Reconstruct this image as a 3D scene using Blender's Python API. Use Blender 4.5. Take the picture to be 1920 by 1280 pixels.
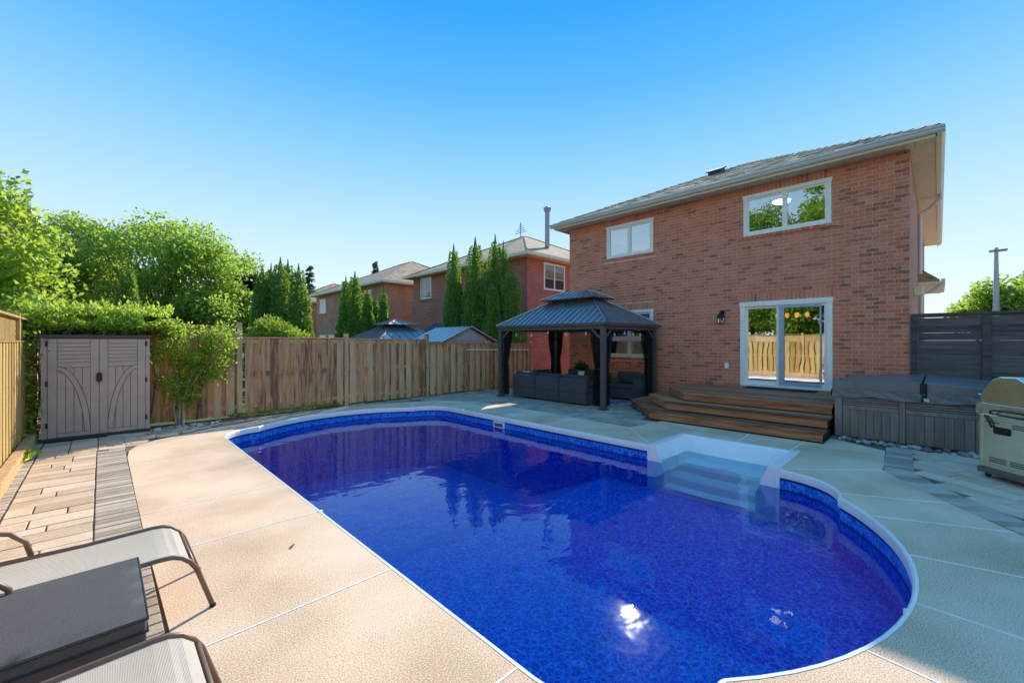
import bpy, bmesh, math, random
import numpy as np
from mathutils import Vector, Matrix
random.seed(7); rng = np.random.default_rng(7)
R = math.radians
for o in list(bpy.data.objects): bpy.data.objects.remove(o)
sc = bpy.context.scene; col = sc.collection

# ------------------------------------------------------------------ camera
cam = bpy.data.cameras.new('camera'); camo = bpy.data.objects.new('camera', cam); col.objects.link(camo)
camo.location = (0, 0, 1.6); camo.rotation_euler = (math.pi/2, 0, R(-44.45))
cam.lens = 36*785/1920; cam.sensor_width = 36; cam.clip_start = .05; cam.clip_end = 3000
sc.camera = camo
# ------------------------------------------------------------------ sky and sun
SUN_AZ, SUN_EL = 29.5, 31.2           # azimuth counted from +X towards +Y
world = bpy.data.worlds.new('World'); sc.world = world; world.use_nodes = True
nt = world.node_tree; bg = nt.nodes['Background']
sky = nt.nodes.new('ShaderNodeTexSky'); sky.sky_type = 'NISHITA'; sky.sun_disc = False
sky.sun_elevation = R(SUN_EL); sky.sun_rotation = R(90-SUN_AZ); sky.dust_density = 0; sky.ozone_density = 4
tc = nt.nodes.new('ShaderNodeTexCoord'); sep = nt.nodes.new('ShaderNodeSeparateXYZ'); nt.links.new(tc.outputs['Generated'], sep.inputs[0])
rp = nt.nodes.new('ShaderNodeValToRGB'); nt.links.new(sep.outputs['Z'], rp.inputs[0])
SKY = [(0.0, (.52, .575, .585)), (.10, (.45, .54, .585)), (.235, (.315, .465, .585)), (.377, (.165, .37, .58)), (.50, (.065, .28, .575)), (.62, (.018, .215, .565)), (1.0, (.07, .235, .54))]
while len(rp.color_ramp.elements) < len(SKY): rp.color_ramp.elements.new(.5)
for e, (p, c_) in zip(rp.color_ramp.elements, SKY): e.position = p; e.color = (*c_, 1)
sm = nt.nodes.new('ShaderNodeMix'); sm.data_type = 'RGBA'; sm.blend_type = 'MULTIPLY'; sm.inputs[0].default_value = 1
sm.inputs[7].default_value = (.12, .12, .12, 1); nt.links.new(sky.outputs[0], sm.inputs[6])
mx = nt.nodes.new('ShaderNodeMix'); mx.data_type = 'RGBA'; mx.inputs[0].default_value = .05
nt.links.new(rp.outputs[0], mx.inputs[6]); nt.links.new(sm.outputs[2], mx.inputs[7]); nt.links.new(mx.outputs[2], bg.inputs[0])
bg.inputs[1].default_value = 1.0
sl = bpy.data.lights.new('sun', 'SUN'); sl.energy = 3.0; sl.angle = R(.53); sl.color = (1.0, .97, .90)
so = bpy.data.objects.new('sun', sl); col.objects.link(so)
sd = Vector((math.cos(R(SUN_EL))*math.cos(R(SUN_AZ)), math.cos(R(SUN_EL))*math.sin(R(SUN_AZ)), math.sin(R(SUN_EL))))
so.rotation_euler = (-sd).to_track_quat('-Z', 'Y').to_euler(); so.location = sd*60
vs = sc.view_settings; vs.view_transform = 'Standard'; vs.look = 'None'; vs.exposure = 0.88; vs.gamma = 1; vs.use_curve_mapping = False

# ------------------------------------------------------------------ helpers
ORG = {}
def setp(o, label=None, cat=None, group=None, kind=None):
    if label: o['label'] = label
    if cat: o['category'] = cat
    if group: o['group'] = group
    if kind: o['kind'] = kind
    return o
def thing(name, label, cat, loc=(0, 0, 0), group=None, rz=0):
    o = bpy.data.objects.new(name, None); col.objects.link(o); o.location = loc; o.rotation_euler = (0, 0, rz)
    o.empty_display_size = .1; ORG[o] = Vector((0, 0, 0)) if rz else Vector(loc)
    return setp(o, label, cat, group)
def link(name, me, parent=None, loc=None):
    o = bpy.data.objects.new(name, me); col.objects.link(o)
    if parent is not None:
        o.parent = parent; ORG[o] = ORG[parent]
    else: ORG[o] = Vector((0, 0, 0))
    if loc is not None: o.location = loc
    return o
class MB:
    """collects geometry; build() links it as one mesh object"""
    def __init__(s): s.v = []; s.f = []; s.t = []; s.tone = .5
    def poly(s, pts):
        n = len(s.v); s.v += [tuple(p) for p in pts]; s.f.append(tuple(range(n, n+len(pts)))); s.t.append(s.tone)
    def add(s, vs_, fs):
        n = len(s.v); s.v += [tuple(p) for p in vs_]
        for f in fs: s.f.append(tuple(i+n for i in f)); s.t.append(s.tone)
    def box(s, x0, x1, y0, y1, z0, z1, M=None):
        p = [(x, y, z) for x in (x0, x1) for y in (y0, y1) for z in (z0, z1)]
        if M is not None: p = [tuple(M @ Vector(q)) for q in p]
        s.add(p, [(0, 1, 3, 2), (4, 6, 7, 5), (0, 4, 5, 1), (2, 3, 7, 6), (0, 2, 6, 4), (1, 5, 7, 3)])
    def prism(s, pts, z0, z1):
        n = len(pts)
        s.add([(p[0], p[1], z0) for p in pts]+[(p[0], p[1], z1) for p in pts],
              [tuple(range(n-1, -1, -1)), tuple(range(n, 2*n))]+[(i, (i+1) % n, n+(i+1) % n, n+i) for i in range(n)])
    def extr(s, pts, vec):
        """planar 3-d polygon pushed along vec"""
        n = len(pts); v = Vector(vec)
        s.add([tuple(p) for p in pts]+[tuple(Vector(p)+v) for p in pts],
              [tuple(range(n-1, -1, -1)), tuple(range(n, 2*n))]+[(i, (i+1) % n, n+(i+1) % n, n+i) for i in range(n)])
    def tube(s, path, r, n=8, closed=False, caps=True):
        P = [Vector(p) for p in path]; rs = r if isinstance(r, (list, tuple)) else [r]*len(P); rings = []; N = None
        m = len(P)
        for i, p in enumerate(P):
            if closed: d = P[(i+1) % m]-P[i-1]
            else: d = P[min(i+1, m-1)]-P[max(i-1, 0)]
            d.normalize()
            if N is None:
                N = Vector((0, 0, 1)) if abs(d.z) < .9 else Vector((1, 0, 0))
            N = (N-d*N.dot(d)); N.normalize(); B = d.cross(N)
            rings.append([p+(N*math.cos(a)+B*math.sin(a))*rs[i] for a in [2*math.pi*k/n for k in range(n)]])
        vs_ = [q for r_ in rings for q in r_]; fs = []
        for i in range(m if closed else m-1):
            a = i*n; b = ((i+1) % m)*n
            for k in range(n): fs.append((a+k, a+(k+1) % n, b+(k+1) % n, b+k))
        if caps and not closed: fs.append(tuple(range(n-1, -1, -1))); fs.append(tuple((m-1)*n+k for k in range(n)))
        s.add(vs_, fs)
    def lathe(s, prof, c=(0, 0, 0), n=16, cap=True):
        vs_ = []; fs = []
        for (r_, z) in prof:
            for k in range(n): a = 2*math.pi*k/n; vs_.append((c[0]+r_*math.cos(a), c[1]+r_*math.sin(a), c[2]+z))
        for i in range(len(prof)-1):
            for k in range(n): fs.append((i*n+k, i*n+(k+1) % n, (i+1)*n+(k+1) % n, (i+1)*n+k))
        if cap: fs.append(tuple(range(n-1, -1, -1))); fs.append(tuple((len(prof)-1)*n+k for k in range(n)))
        s.add(vs_, fs)
    def mesh(s, name, mat=None, org=Vector((0, 0, 0)), bevel=0, smooth=False, subsurf=0):
        me = bpy.data.meshes.new(name)
        me.from_pydata([(x-org[0], y-org[1], z-org[2]) for x, y, z in s.v], [], s.f)
        a = me.attributes.new('tone', 'FLOAT', 'FACE'); a.data.foreach_set('value', s.t)
        if bevel:
            bm = bmesh.new(); bm.from_mesh(me); bmesh.ops.remove_doubles(bm, verts=bm.verts, dist=1e-5)
            bmesh.ops.bevel(bm, geom=[e for e in bm.edges if len(e.link_faces) == 2 and e.calc_face_angle(0) > .35], offset=bevel, segments=2, affect='EDGES', profile=.6, clamp_overlap=True)
            bm.to_mesh(me); bm.free()
        me.validate(); me.update()
        if mat: me.materials.append(mat)
        if smooth: me.polygons.foreach_set('use_smooth', [True]*len(me.polygons))
        return me
    def build(s, name, mat, parent=None, bevel=0, smooth=False, kind=None, label=None):
        org = ORG[parent] if parent is not None else Vector((0, 0, 0))
        o = link(name, s.mesh(name, mat, org, bevel, smooth), parent)
        if smooth == 'auto':
            pass
        return setp(o, label, None, None, kind)
def one(name, mat, parent, *boxes, bevel=0, kind=None):
    m = MB()
    for b in boxes: m.box(*b)
    return m.build(name, mat, parent, bevel=bevel, kind=kind)
def piece(name, me, parent, pos, scale=None, rot=None):
    """one of many alike pieces that share mesh data"""
    o = link(name, me, parent); o.location = Vector(pos)-ORG[parent]; ORG[o] = Vector(pos)
    if scale: o.scale = scale
    if rot: o.rotation_euler = rot
    return o
def structure(o): o['kind'] = 'structure'; return o

# ------------------------------------------------------------------ materials
MATS = {}
def mat(name, stops, rough=.8, scale=8., stretch=(1, 1, 1), detail=6., bump=.0, bscale=None, tone=0., objrand=0., metal=0., spec=.4, fine=0., finescale=120., coat=0.):
    """stops: 2+ colours along a noise ramp; tone: how far the per-piece attribute shifts it"""
    m = bpy.data.materials.new(name); m.use_nodes = True; n = m.node_tree; L = n.links.new
    b = n.nodes['Principled BSDF']; b.inputs['Roughness'].default_value = rough; b.inputs['Metallic'].default_value = metal
    b.inputs['Specular IOR Level'].default_value = spec; b.inputs['Coat Weight'].default_value = coat
    tcn = n.nodes.new('ShaderNodeTexCoord'); mp = n.nodes.new('ShaderNodeMapping'); mp.inputs['Scale'].default_value = stretch
    src = tcn.outputs['Object']
    oi = n.nodes.new('ShaderNodeObjectInfo')
    at = n.nodes.new('ShaderNodeAttribute'); at.attribute_name = 'tone'
    cmb = n.nodes.new('ShaderNodeVectorMath'); cmb.operation = 'MULTIPLY_ADD'; cmb.inputs[1].default_value = (37, 53, 71)
    ad = n.nodes.new('ShaderNodeMath'); ad.operation = 'ADD'; L(oi.outputs['Random'], ad.inputs[0]); L(at.outputs['Fac'], ad.inputs[1])
    L(ad.outputs[0], cmb.inputs[0]); L(src, cmb.inputs[2])
    if not (tone or objrand): L(src, mp.inputs[0])
    else: L(cmb.outputs[0], mp.inputs[0])
    nz = n.nodes.new('ShaderNodeTexNoise'); nz.inputs['Scale'].default_value = scale; nz.inputs['Detail'].default_value = detail; L(mp.outputs[0], nz.inputs['Vector'])
    fac = nz.outputs['Fac']
    def madd(a, k, c=None):
        q = n.nodes.new('ShaderNodeMath'); q.operation = 'MULTIPLY_ADD'; L(a, q.inputs[0]); q.inputs[1].default_value = k
        if c is None: q.inputs[2].default_value = -.5*k
        else: L(c, q.inputs[2])
        return q.outputs[0]
    if tone:
        t0 = madd(at.outputs['Fac'], tone); q = n.nodes.new('ShaderNodeMath'); L(fac, q.inputs[0]); L(t0, q.inputs[1]); fac = q.outputs[0]
    if objrand:
        t0 = madd(oi.outputs['Random'], objrand); q = n.nodes.new('ShaderNodeMath'); L(fac, q.inputs[0]); L(t0, q.inputs[1]); fac = q.outputs[0]
    if fine:
        nf = n.nodes.new('ShaderNodeTexNoise'); nf.inputs['Scale'].default_value = finescale; nf.inputs['Detail'].default_value = 3; L(src, nf.inputs['Vector'])
        t0 = madd(nf.outputs['Fac'], fine); q = n.nodes.new('ShaderNodeMath'); L(fac, q.inputs[0]); L(t0, q.inputs[1]); fac = q.outputs[0]
    r = n.nodes.new('ShaderNodeValToRGB'); L(fac, r.inputs[0]); k = len(stops)
    while len(r.color_ramp.elements) < k: r.color_ramp.elements.new(.5)
    for i, (e, c_) in enumerate(zip(r.color_ramp.elements, stops)):
        e.position = .25+.5*i/(k-1) if len(c_) == 3 else c_[3]; e.color = (*c_[:3], 1)
    L(r.outputs[0], b.inputs['Base Color'])
    if bump:
        bn = n.nodes.new('ShaderNodeTexNoise'); bn.inputs['Scale'].default_value = bscale or scale*3; bn.inputs['Detail'].default_value = 5; L(mp.outputs[0], bn.inputs['Vector'])
        bp = n.nodes.new('ShaderNodeBump'); bp.inputs['Strength'].default_value = bump; bp.inputs['Distance'].default_value = .02
        L(bn.outputs['Fac'], bp.inputs['Height']); L(bp.outputs[0], b.inputs['Normal'])
    MATS[name] = m; return m
def plain(name, c_, rough=.5, metal=0., var=.12, spec=.4, scale=6., bump=0., bscale=40, coat=0):
    d = tuple(x*(1-var) for x in c_); u = tuple(min(1, x*(1+var)) for x in c_)
    return mat(name, [d, u], rough, scale, metal=metal, spec=spec, bump=bump, bscale=bscale, coat=coat)
def brick_tex(name, c1, c2, mortar, horiz='X'):
    """far brick walls: pieces too small to pick apart"""
    m = bpy.data.materials.new(name); m.use_nodes = True; n = m.node_tree; L = n.links.new; b = n.nodes['Principled BSDF']; b.inputs['Roughness'].default_value = .9
    tcn = n.nodes.new('ShaderNodeTexCoord'); s = n.nodes.new('ShaderNodeSeparateXYZ'); L(tcn.outputs['Object'], s.inputs[0])
    sm_ = n.nodes.new('ShaderNodeMath'); sm_.operation = 'ADD'; L(s.outputs['X'], sm_.inputs[0]); L(s.outputs['Y'], sm_.inputs[1])
    cb = n.nodes.new('ShaderNodeCombineXYZ'); L(sm_.outputs[0], cb.inputs[0]); L(s.outputs['Z'], cb.inputs[1])
    bt = n.nodes.new('ShaderNodeTexBrick'); L(cb.outputs[0], bt.inputs['Vector']); bt.inputs['Scale'].default_value = 1
    bt.inputs['Brick Width'].default_value = .23; bt.inputs['Row Height'].default_value = .084; bt.inputs['Mortar Size'].default_value = .007; bt.inputs['Bias'].default_value = -.1
    bt.inputs['Color1'].default_value = (*c1, 1); bt.inputs['Color2'].default_value = (*c2, 1); bt.inputs['Mortar'].default_value = (*mortar, 1)
    nz = n.nodes.new('ShaderNodeTexNoise'); nz.inputs['Scale'].default_value = 1.3; L(tcn.outputs['Object'], nz.inputs['Vector'])
    hv = n.nodes.new('ShaderNodeHueSaturation'); q = n.nodes.new('ShaderNodeMath'); q.operation = 'MULTIPLY_ADD'; L(nz.outputs['Fac'], q.inputs[0]); q.inputs[1].default_value = .7; q.inputs[2].default_value = .65
    L(q.outputs[0], hv.inputs['Value']); L(bt.outputs['Color'], hv.inputs['Color']); L(hv.outputs[0], b.inputs['Base Color'])
    bp = n.nodes.new('ShaderNodeBump'); bp.inputs['Strength'].default_value = .5; bp.inputs['Distance'].default_value = .01; bp.invert = True; L(bt.outputs['Fac'], bp.inputs['Height']); L(bp.outputs[0], b.inputs['Normal'])
    return m
def shingle_tex(name, cols):
    m = bpy.data.materials.new(name); m.use_nodes = True; n = m.node_tree; L = n.links.new; b = n.nodes['Principled BSDF']; b.inputs['Roughness'].default_value = .95
    tcn = n.nodes.new('ShaderNodeTexCoord'); mp = n.nodes.new('ShaderNodeMapping'); mp.inputs['Scale'].default_value = (3.5, 3.5, 14); L(tcn.outputs['Object'], mp.inputs[0])
    v = n.nodes.new('ShaderNodeTexVoronoi'); v.inputs['Scale'].default_value = 1; L(mp.outputs[0], v.inputs['Vector'])
    s = n.nodes.new('ShaderNodeSeparateColor'); L(v.outputs['Color'], s.inputs[0])
    r = n.nodes.new('ShaderNodeValToRGB'); L(s.outputs[0], r.inputs[0])
    while len(r.color_ramp.elements) < len(cols): r.color_ramp.elements.new(.5)
    for i, (e, c_) in enumerate(zip(r.color_ramp.elements, cols)): e.position = i/(len(cols)-1); e.color = (*c_, 1)
    L(r.outputs[0], b.inputs['Base Color']); return m
def leafmat(name, dark, light, trans, tw=.45):
    m = bpy.data.materials.new(name); m.use_nodes = True; n = m.node_tree; L = n.links.new; n.nodes.remove(n.nodes['Principled BSDF'])
    at = n.nodes.new('ShaderNodeAttribute'); at.attribute_name = 'tone'
    r = n.nodes.new('ShaderNodeValToRGB'); L(at.outputs['Fac'], r.inputs[0]); r.color_ramp.elements[0].color = (*dark, 1); r.color_ramp.elements[1].color = (*light, 1)
    d = n.nodes.new('ShaderNodeBsdfDiffuse'); L(r.outputs[0], d.inputs[0])
    hv = n.nodes.new('ShaderNodeMix'); hv.data_type = 'RGBA'; hv.inputs[0].default_value = .75; L(r.outputs[0], hv.inputs[6]); hv.inputs[7].default_value = (*trans, 1)
    t = n.nodes.new('ShaderNodeBsdfTranslucent'); L(hv.outputs[2], t.inputs[0])
    g = n.nodes.new('ShaderNodeBsdfGlossy'); g.inputs['Roughness'].default_value = .45; g.inputs[0].default_value = (.8, .9, .7, 1)
    a = n.nodes.new('ShaderNodeMixShader'); a.inputs[0].default_value = tw; L(d.outputs[0], a.inputs[1]); L(t.outputs[0], a.inputs[2])
    c2 = n.nodes.new('ShaderNodeMixShader'); c2.inputs[0].default_value = .05; L(a.outputs[0], c2.inputs[1]); L(g.outputs[0], c2.inputs[2])
    L(c2.outputs[0], n.nodes['Material Output'].inputs[0]); return m
def glassmat(name, refl=.45, tint=(.85, .93, .92)):
    m = bpy.data.materials.new(name); m.use_nodes = True; n = m.node_tree; L = n.links.new; n.nodes.remove(n.nodes['Principled BSDF'])
    t = n.nodes.new('ShaderNodeBsdfTransparent'); t.inputs[0].default_value = (*tint, 1)
    g = n.nodes.new('ShaderNodeBsdfGlossy'); g.inputs['Roughness'].default_value = 0; g.inputs[0].default_value = (.97, .98, 1, 1)
    tcn = n.nodes.new('ShaderNodeTexCoord'); nz = n.nodes.new('ShaderNodeTexNoise'); nz.inputs['Scale'].default_value = 2.2; nz.inputs['Detail'].default_value = 1; L(tcn.outputs['Object'], nz.inputs['Vector'])
    bp = n.nodes.new('ShaderNodeBump'); bp.inputs['Strength'].default_value = .05; bp.inputs['Distance'].default_value = .02; L(nz.outputs['Fac'], bp.inputs['Height']); L(bp.outputs[0], g.inputs['Normal'])
    fr = n.nodes.new('ShaderNodeFresnel'); fr.inputs[0].default_value = 1.5
    q = n.nodes.new('ShaderNodeMath'); q.operation = 'ADD'; q.use_clamp = True; L(fr.outputs[0], q.inputs[0]); q.inputs[1].default_value = refl
    x = n.nodes.new('ShaderNodeMixShader'); L(q.outputs[0], x.inputs[0]); L(t.outputs[0], x.inputs[1]); L(g.outputs[0], x.inputs[2]); L(x.outputs[0], n.nodes['Material Output'].inputs[0]); return m
def emit(name, c_, st):
    m = bpy.data.materials.new(name); m.use_nodes = True; b = m.node_tree.nodes['Principled BSDF']; b.inputs['Emission Color'].default_value = (*c_, 1); b.inputs['Emission Strength'].default_value = st; b.inputs['Base Color'].default_value = (*c_, 1); return m

M_conc = mat('concrete', [(.50, .33, .195), (.88, .58, .355), (.98, .71, .485)], .9, 1.0, detail=9, bump=.15, bscale=170, fine=1.7, finescale=130)
M_joint = plain('joint_sealant', (.94, .90, .84), .6)
M_tan = mat('paver_tan', [(.56, .39, .24), (.70, .50, .33), (.78, .59, .42)], .9, 3, tone=.5, objrand=.25, bump=.3, bscale=30, fine=.25, finescale=60)
M_grey = mat('paver_grey', [(.38, .29, .20), (.50, .39, .28), (.60, .48, .36)], .9, 3, tone=.5, objrand=.25, bump=.3, bscale=30, fine=.25, finescale=60)
M_sand = mat('joint_sand', [(.12, .09, .06), (.24, .19, .13)], .95, 20)
M_soil = mat('soil', [(.06, .04, .025), (.16, .11, .07)], .95, 5, bump=.6, bscale=20)
M_grass = mat('grass_ground', [(.035, .06, .015), (.09, .13, .03)], .95, 3, fine=.4, finescale=30)
M_brick = mat('brick', [(.24, .12, .08), (.36, .15, .10), (.60, .175, .095), (.68, .215, .115), (.74, .28, .165)], .9, 25, tone=.62, bump=.5, bscale=60, fine=.18, finescale=50)
for e, p in zip(M_brick.node_tree.nodes['Color Ramp'].color_ramp.elements, (.14, .24, .33, .52, .82)): e.position = p
M_mortar = plain('mortar', (.76, .50, .34), .95, bump=.3, bscale=80)
M_brickS = brick_tex('brick_side_wall', (.55, .19, .11), (.42, .14, .09), (.6, .45, .36))
M_brickA = brick_tex('brick_neighbour_red', (.55, .15, .08), (.40, .12, .075), (.55, .38, .3))
M_brickB = brick_tex('brick_neighbour_orange', (.62, .27, .14), (.48, .20, .11), (.55, .4, .3))
M_brickD = brick_tex('brick_neighbour_pink', (.45, .27, .19), (.38, .2, .14), (.5, .42, .36))
M_white = plain('white_vinyl', (.98, .90, .78), .45, var=.04)
M_cream = plain('cream_trim', (.86, .74, .50), .5, var=.05)
M_soffit = plain('soffit', (.78, .66, .48), .6, var=.06)
M_gutter = plain('gutter_metal', (.66, .62, .56), .4, var=.05)
M_shing = mat('shingle', [(.26, .20, .14), (.52, .42, .30), (.72, .62, .48)], .95, 30, tone=.9, fine=.4, finescale=80)
M_shingT = shingle_tex('shingle_far', [(.26, .16, .09), (.46, .28, .15), (.60, .38, .21), (.36, .22, .13)])
M_glass = glassmat('window_glass', .50)
M_glassD = glassmat('door_glass', .55)
M_dark = plain('interior', (.16, .14, .12), .9)
M_blind = plain('blind', (.25, .25, .25), .6)
M_cedar = mat('fence_wood', [(.24, .12, .055), (.58, .30, .135), (.68, .38, .18), (.74, .47, .26)], .85, 3.2, (7, 7, .7), tone=.28, objrand=.22, bump=.25, bscale=14, detail=8)
M_post = mat('fence_post_wood', [(.40, .22, .09), (.68, .42, .19), (.76, .50, .25)], .85, 3, (6, 6, .7), tone=.3, objrand=.3, bump=.25, bscale=14, detail=8)
M_yel = mat('fence_wood_golden', [(.34, .20, .055), (.52, .34, .11), (.60, .42, .17)], .8, 3, (7, 7, .7), tone=.35, objrand=.4, bump=.2, bscale=14, detail=8)
M_deckw = mat('stained_plank', [(.18, .065, .03), (.44, .17, .075), (.56, .25, .12)], .6, 3, (7, .7, 7), tone=.3, objrand=.35, bump=.25, bscale=12, detail=8, spec=.35)
M_dfence = mat('charcoal_board', [(.06, .05, .044), (.115, .095, .085), (.16, .135, .12)], .65, 3, (5, .6, 5), objrand=.4, bump=.3, bscale=12, detail=7)
M_gaz = plain('gazebo_metal', (.115, .105, .10), .45, .3, var=.15)
M_gazroof = plain('gazebo_roof_steel', (.30, .28, .27), .28, .6, var=.15, spec=.6)
M_black = plain('black_metal', (.012, .012, .014), .45)
M_net = None
M_wick = mat('wicker', [(.055, .05, .05), (.13, .12, .115)], .7, 90, (1, 1, 2.2), bump=.8, bscale=120, detail=2)
M_cush = plain('cushion_charcoal', (.060, .064, .072), .95, bump=.25, bscale=160)
M_cushD = mat('ottoman_fabric', [(.075, .070, .070), (.125, .117, .115)], .95, 200, detail=2, bump=.35, bscale=320, fine=.3, finescale=5)
M_shed = mat('shed_resin', [(.44, .33, .275), (.52, .40, .335)], .6, 4, bump=.15, bscale=60, fine=.2, finescale=40)
M_shedd = plain('shed_groove', (.12, .095, .085), .8)
M_spa = mat('spa_panel', [(.20, .155, .12), (.31, .25, .20)], .6, 2.5, (6, 6, .6), objrand=.3, bump=.3, bscale=10, detail=7)
M_cover = mat('spa_vinyl', [(.15, .135, .125), (.22, .20, .185)], .38, 3, bump=.25, bscale=7, spec=.5)
M_steel = mat('grill_steel', [(.86, .70, .46), (.96, .82, .60)], .27, 2, (1, 1, 6), metal=.92, bump=.05, bscale=5)  # golden reflection of the sunlit fence and concrete tinted into the steel
M_chrome = plain('grill_chrome', (.82, .78, .72), .2, .92)
M_stone = mat('river_stone', [(.16, .13, .11), (.36, .32, .28), (.60, .56, .52)], .75, 6, objrand=.8, bump=.2)
M_sling = None
M_bronze = plain('bronze_tube', (.20, .125, .09), .45, .35)
M_pot = plain('white_pot', (.8, .8, .8), .4)
M_tw = mat('bark', [(.07, .05, .035), (.20, .15, .11)], .9, 6, (4, 4, 1), bump=.5)
M_pipe = plain('galvanised', (.32, .33, .34), .45, .5)
M_acry = plain('acrylic_white', (.98, .93, .85), .25, var=.03, spec=.5)
M_cop = plain('pool_coping', (.98, .90, .80), .3, var=.03, spec=.5)

# procedural vinyl liner: scattered blue flecks, border band near the top
def liner(name, ramp, fleck, scale=25):
    m = bpy.data.materials.new(name); m.use_nodes = True; n = m.node_tree; L = n.links.new; b = n.nodes['Principled BSDF']; b.inputs['Roughness'].default_value = .35; b.inputs['Specular IOR Level'].default_value = .2
    tcn = n.nodes.new('ShaderNodeTexCoord')
    wn = n.nodes.new('ShaderNodeTexNoise'); wn.inputs['Scale'].default_value = scale*.8; wn.inputs['Detail'].default_value = 3; wn.inputs['Distortion'].default_value = 2.2; L(tcn.outputs['Object'], wn.inputs['Vector'])
    r = n.nodes.new('ShaderNodeValToRGB'); L(wn.outputs['Fac'], r.inputs[0])
    while len(r.color_ramp.elements) < len(ramp): r.color_ramp.elements.new(.5)
    for i, (e, c_) in enumerate(zip(r.color_ramp.elements, ramp)): e.position = .32+.36*i/(len(ramp)-1); e.color = (*c_, 1)
    v = n.nodes.new('ShaderNodeTexVoronoi'); v.feature = 'DISTANCE_TO_EDGE'; v.inputs['Scale'].default_value = scale*.7
    wv = n.nodes.new('ShaderNodeVectorMath'); wv.operation = 'MULTIPLY_ADD'; L(wn.outputs['Color'], wv.inputs[0]); wv.inputs[1].default_value = (.05, .05, .05); L(tcn.outputs['Object'], wv.inputs[2]); L(wv.outputs[0], v.inputs['Vector'])
    r2 = n.nodes.new('ShaderNodeValToRGB'); L(v.outputs['Distance'], r2.inputs[0]); r2.color_ramp.elements[0].position = .02; r2.color_ramp.elements[0].color = (1, 1, 1, 1); r2.color_ramp.elements[1].position = .09; r2.color_ramp.elements[1].color = (0, 0, 0, 1)
    q = n.nodes.new('ShaderNodeMath'); q.operation = 'MULTIPLY'; L(r2.outputs[0], q.inputs[0]); L(wn.outputs['Fac'], q.inputs[1])
    mx_ = n.nodes.new('ShaderNodeMix'); mx_.data_type = 'RGBA'; L(q.outputs[0], mx_.inputs[0]); L(r.outputs[0], mx_.inputs[6]); mx_.inputs[7].default_value = (*fleck, 1)
    L(mx_.outputs[2], b.inputs['Base Color']); return m
M_liner = liner('pool_liner', [(.002, .03, .36), (.006, .10, .74), (.03, .28, 1.0)], (.20, .66, 1.0))
M_band = liner('liner_border', [(.004, .05, .36), (.012, .14, .68), (.03, .30, .85)], (.10, .45, .95), 16)
M_stripe = plain('liner_stripe', (.004, .022, .20), .4)
def watermat():
    m = bpy.data.materials.new('water'); m.use_nodes = True; n = m.node_tree; L = n.links.new; n.nodes.remove(n.nodes['Principled BSDF'])
    tcn = n.nodes.new('ShaderNodeTexCoord')
    nz = n.nodes.new('ShaderNodeTexNoise'); nz.inputs['Scale'].default_value = 3.2; nz.inputs['Detail'].default_value = 2.0; nz.inputs['Roughness'].default_value = .45; nz.inputs['Distortion'].default_value = .4
    mp = n.nodes.new('ShaderNodeMapping'); mp.inputs['Scale'].default_value = (1.0, 1.4, 1); mp.inputs['Rotation'].default_value = (0, 0, .6); L(tcn.outputs['Object'], mp.inputs[0]); L(mp.outputs[0], nz.inputs['Vector'])
    bp = n.nodes.new('ShaderNodeBump'); bp.inputs['Strength'].default_value = .08; bp.inputs['Distance'].default_value = .05; L(nz.outputs['Fac'], bp.inputs['Height'])
    t = n.nodes.new('ShaderNodeBsdfTransparent'); t.inputs[0].default_value = (.80, .95, 1, 1)
    g = n.nodes.new('ShaderNodeBsdfGlossy'); g.inputs['Roughness'].default_value = .004; L(bp.outputs[0], g.inputs['Normal'])
    g2 = n.nodes.new('ShaderNodeBsdfGlossy'); g2.inputs['Roughness'].default_value = .09; L(bp.outputs[0], g2.inputs['Normal'])
    gm = n.nodes.new('ShaderNodeMixShader'); gm.inputs[0].default_value = .035; L(g.outputs[0], gm.inputs[1]); L(g2.outputs[0], gm.inputs[2])
    fr = n.nodes.new('ShaderNodeFresnel'); fr.inputs[0].default_value = 1.34; L(bp.outputs[0], fr.inputs['Normal'])
    q = n.nodes.new('ShaderNodeMath'); q.operation = 'MULTIPLY'; q.use_clamp = True; q.inputs[1].default_value = 1.45; L(fr.outputs[0], q.inputs[0])
    x = n.nodes.new('ShaderNodeMixShader'); L(q.outputs[0], x.inputs[0]); L(t.outputs[0], x.inputs[1]); L(gm.outputs[0], x.inputs[2]); L(x.outputs[0], n.nodes['Material Output'].inputs[0]); return m
M_water = watermat()
def netmat():
    m = bpy.data.materials.new('netting'); m.use_nodes = True; n = m.node_tree; L = n.links.new; b = n.nodes['Principled BSDF']; b.inputs['Base Color'].default_value = (.014, .014, .017, 1); b.inputs['Roughness'].default_value = .9
    t = n.nodes.new('ShaderNodeBsdfTransparent'); x = n.nodes.new('ShaderNodeMixShader')
    tcn = n.nodes.new('ShaderNodeTexCoord'); nz = n.nodes.new('ShaderNodeTexNoise'); nz.inputs['Scale'].default_value = 260; L(tcn.outputs['Object'], nz.inputs['Vector'])
    q = n.nodes.new('ShaderNodeMath'); q.operation = 'MULTIPLY'; q.inputs[1].default_value = .35; L(nz.outputs['Fac'], q.inputs[0])
    L(q.outputs[0], x.inputs[0]); L(b.outputs[0], x.inputs[1]); L(t.outputs[0], x.inputs[2]); L(x.outputs[0], n.nodes['Material Output'].inputs[0]); return m
M_net = netmat()
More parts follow.
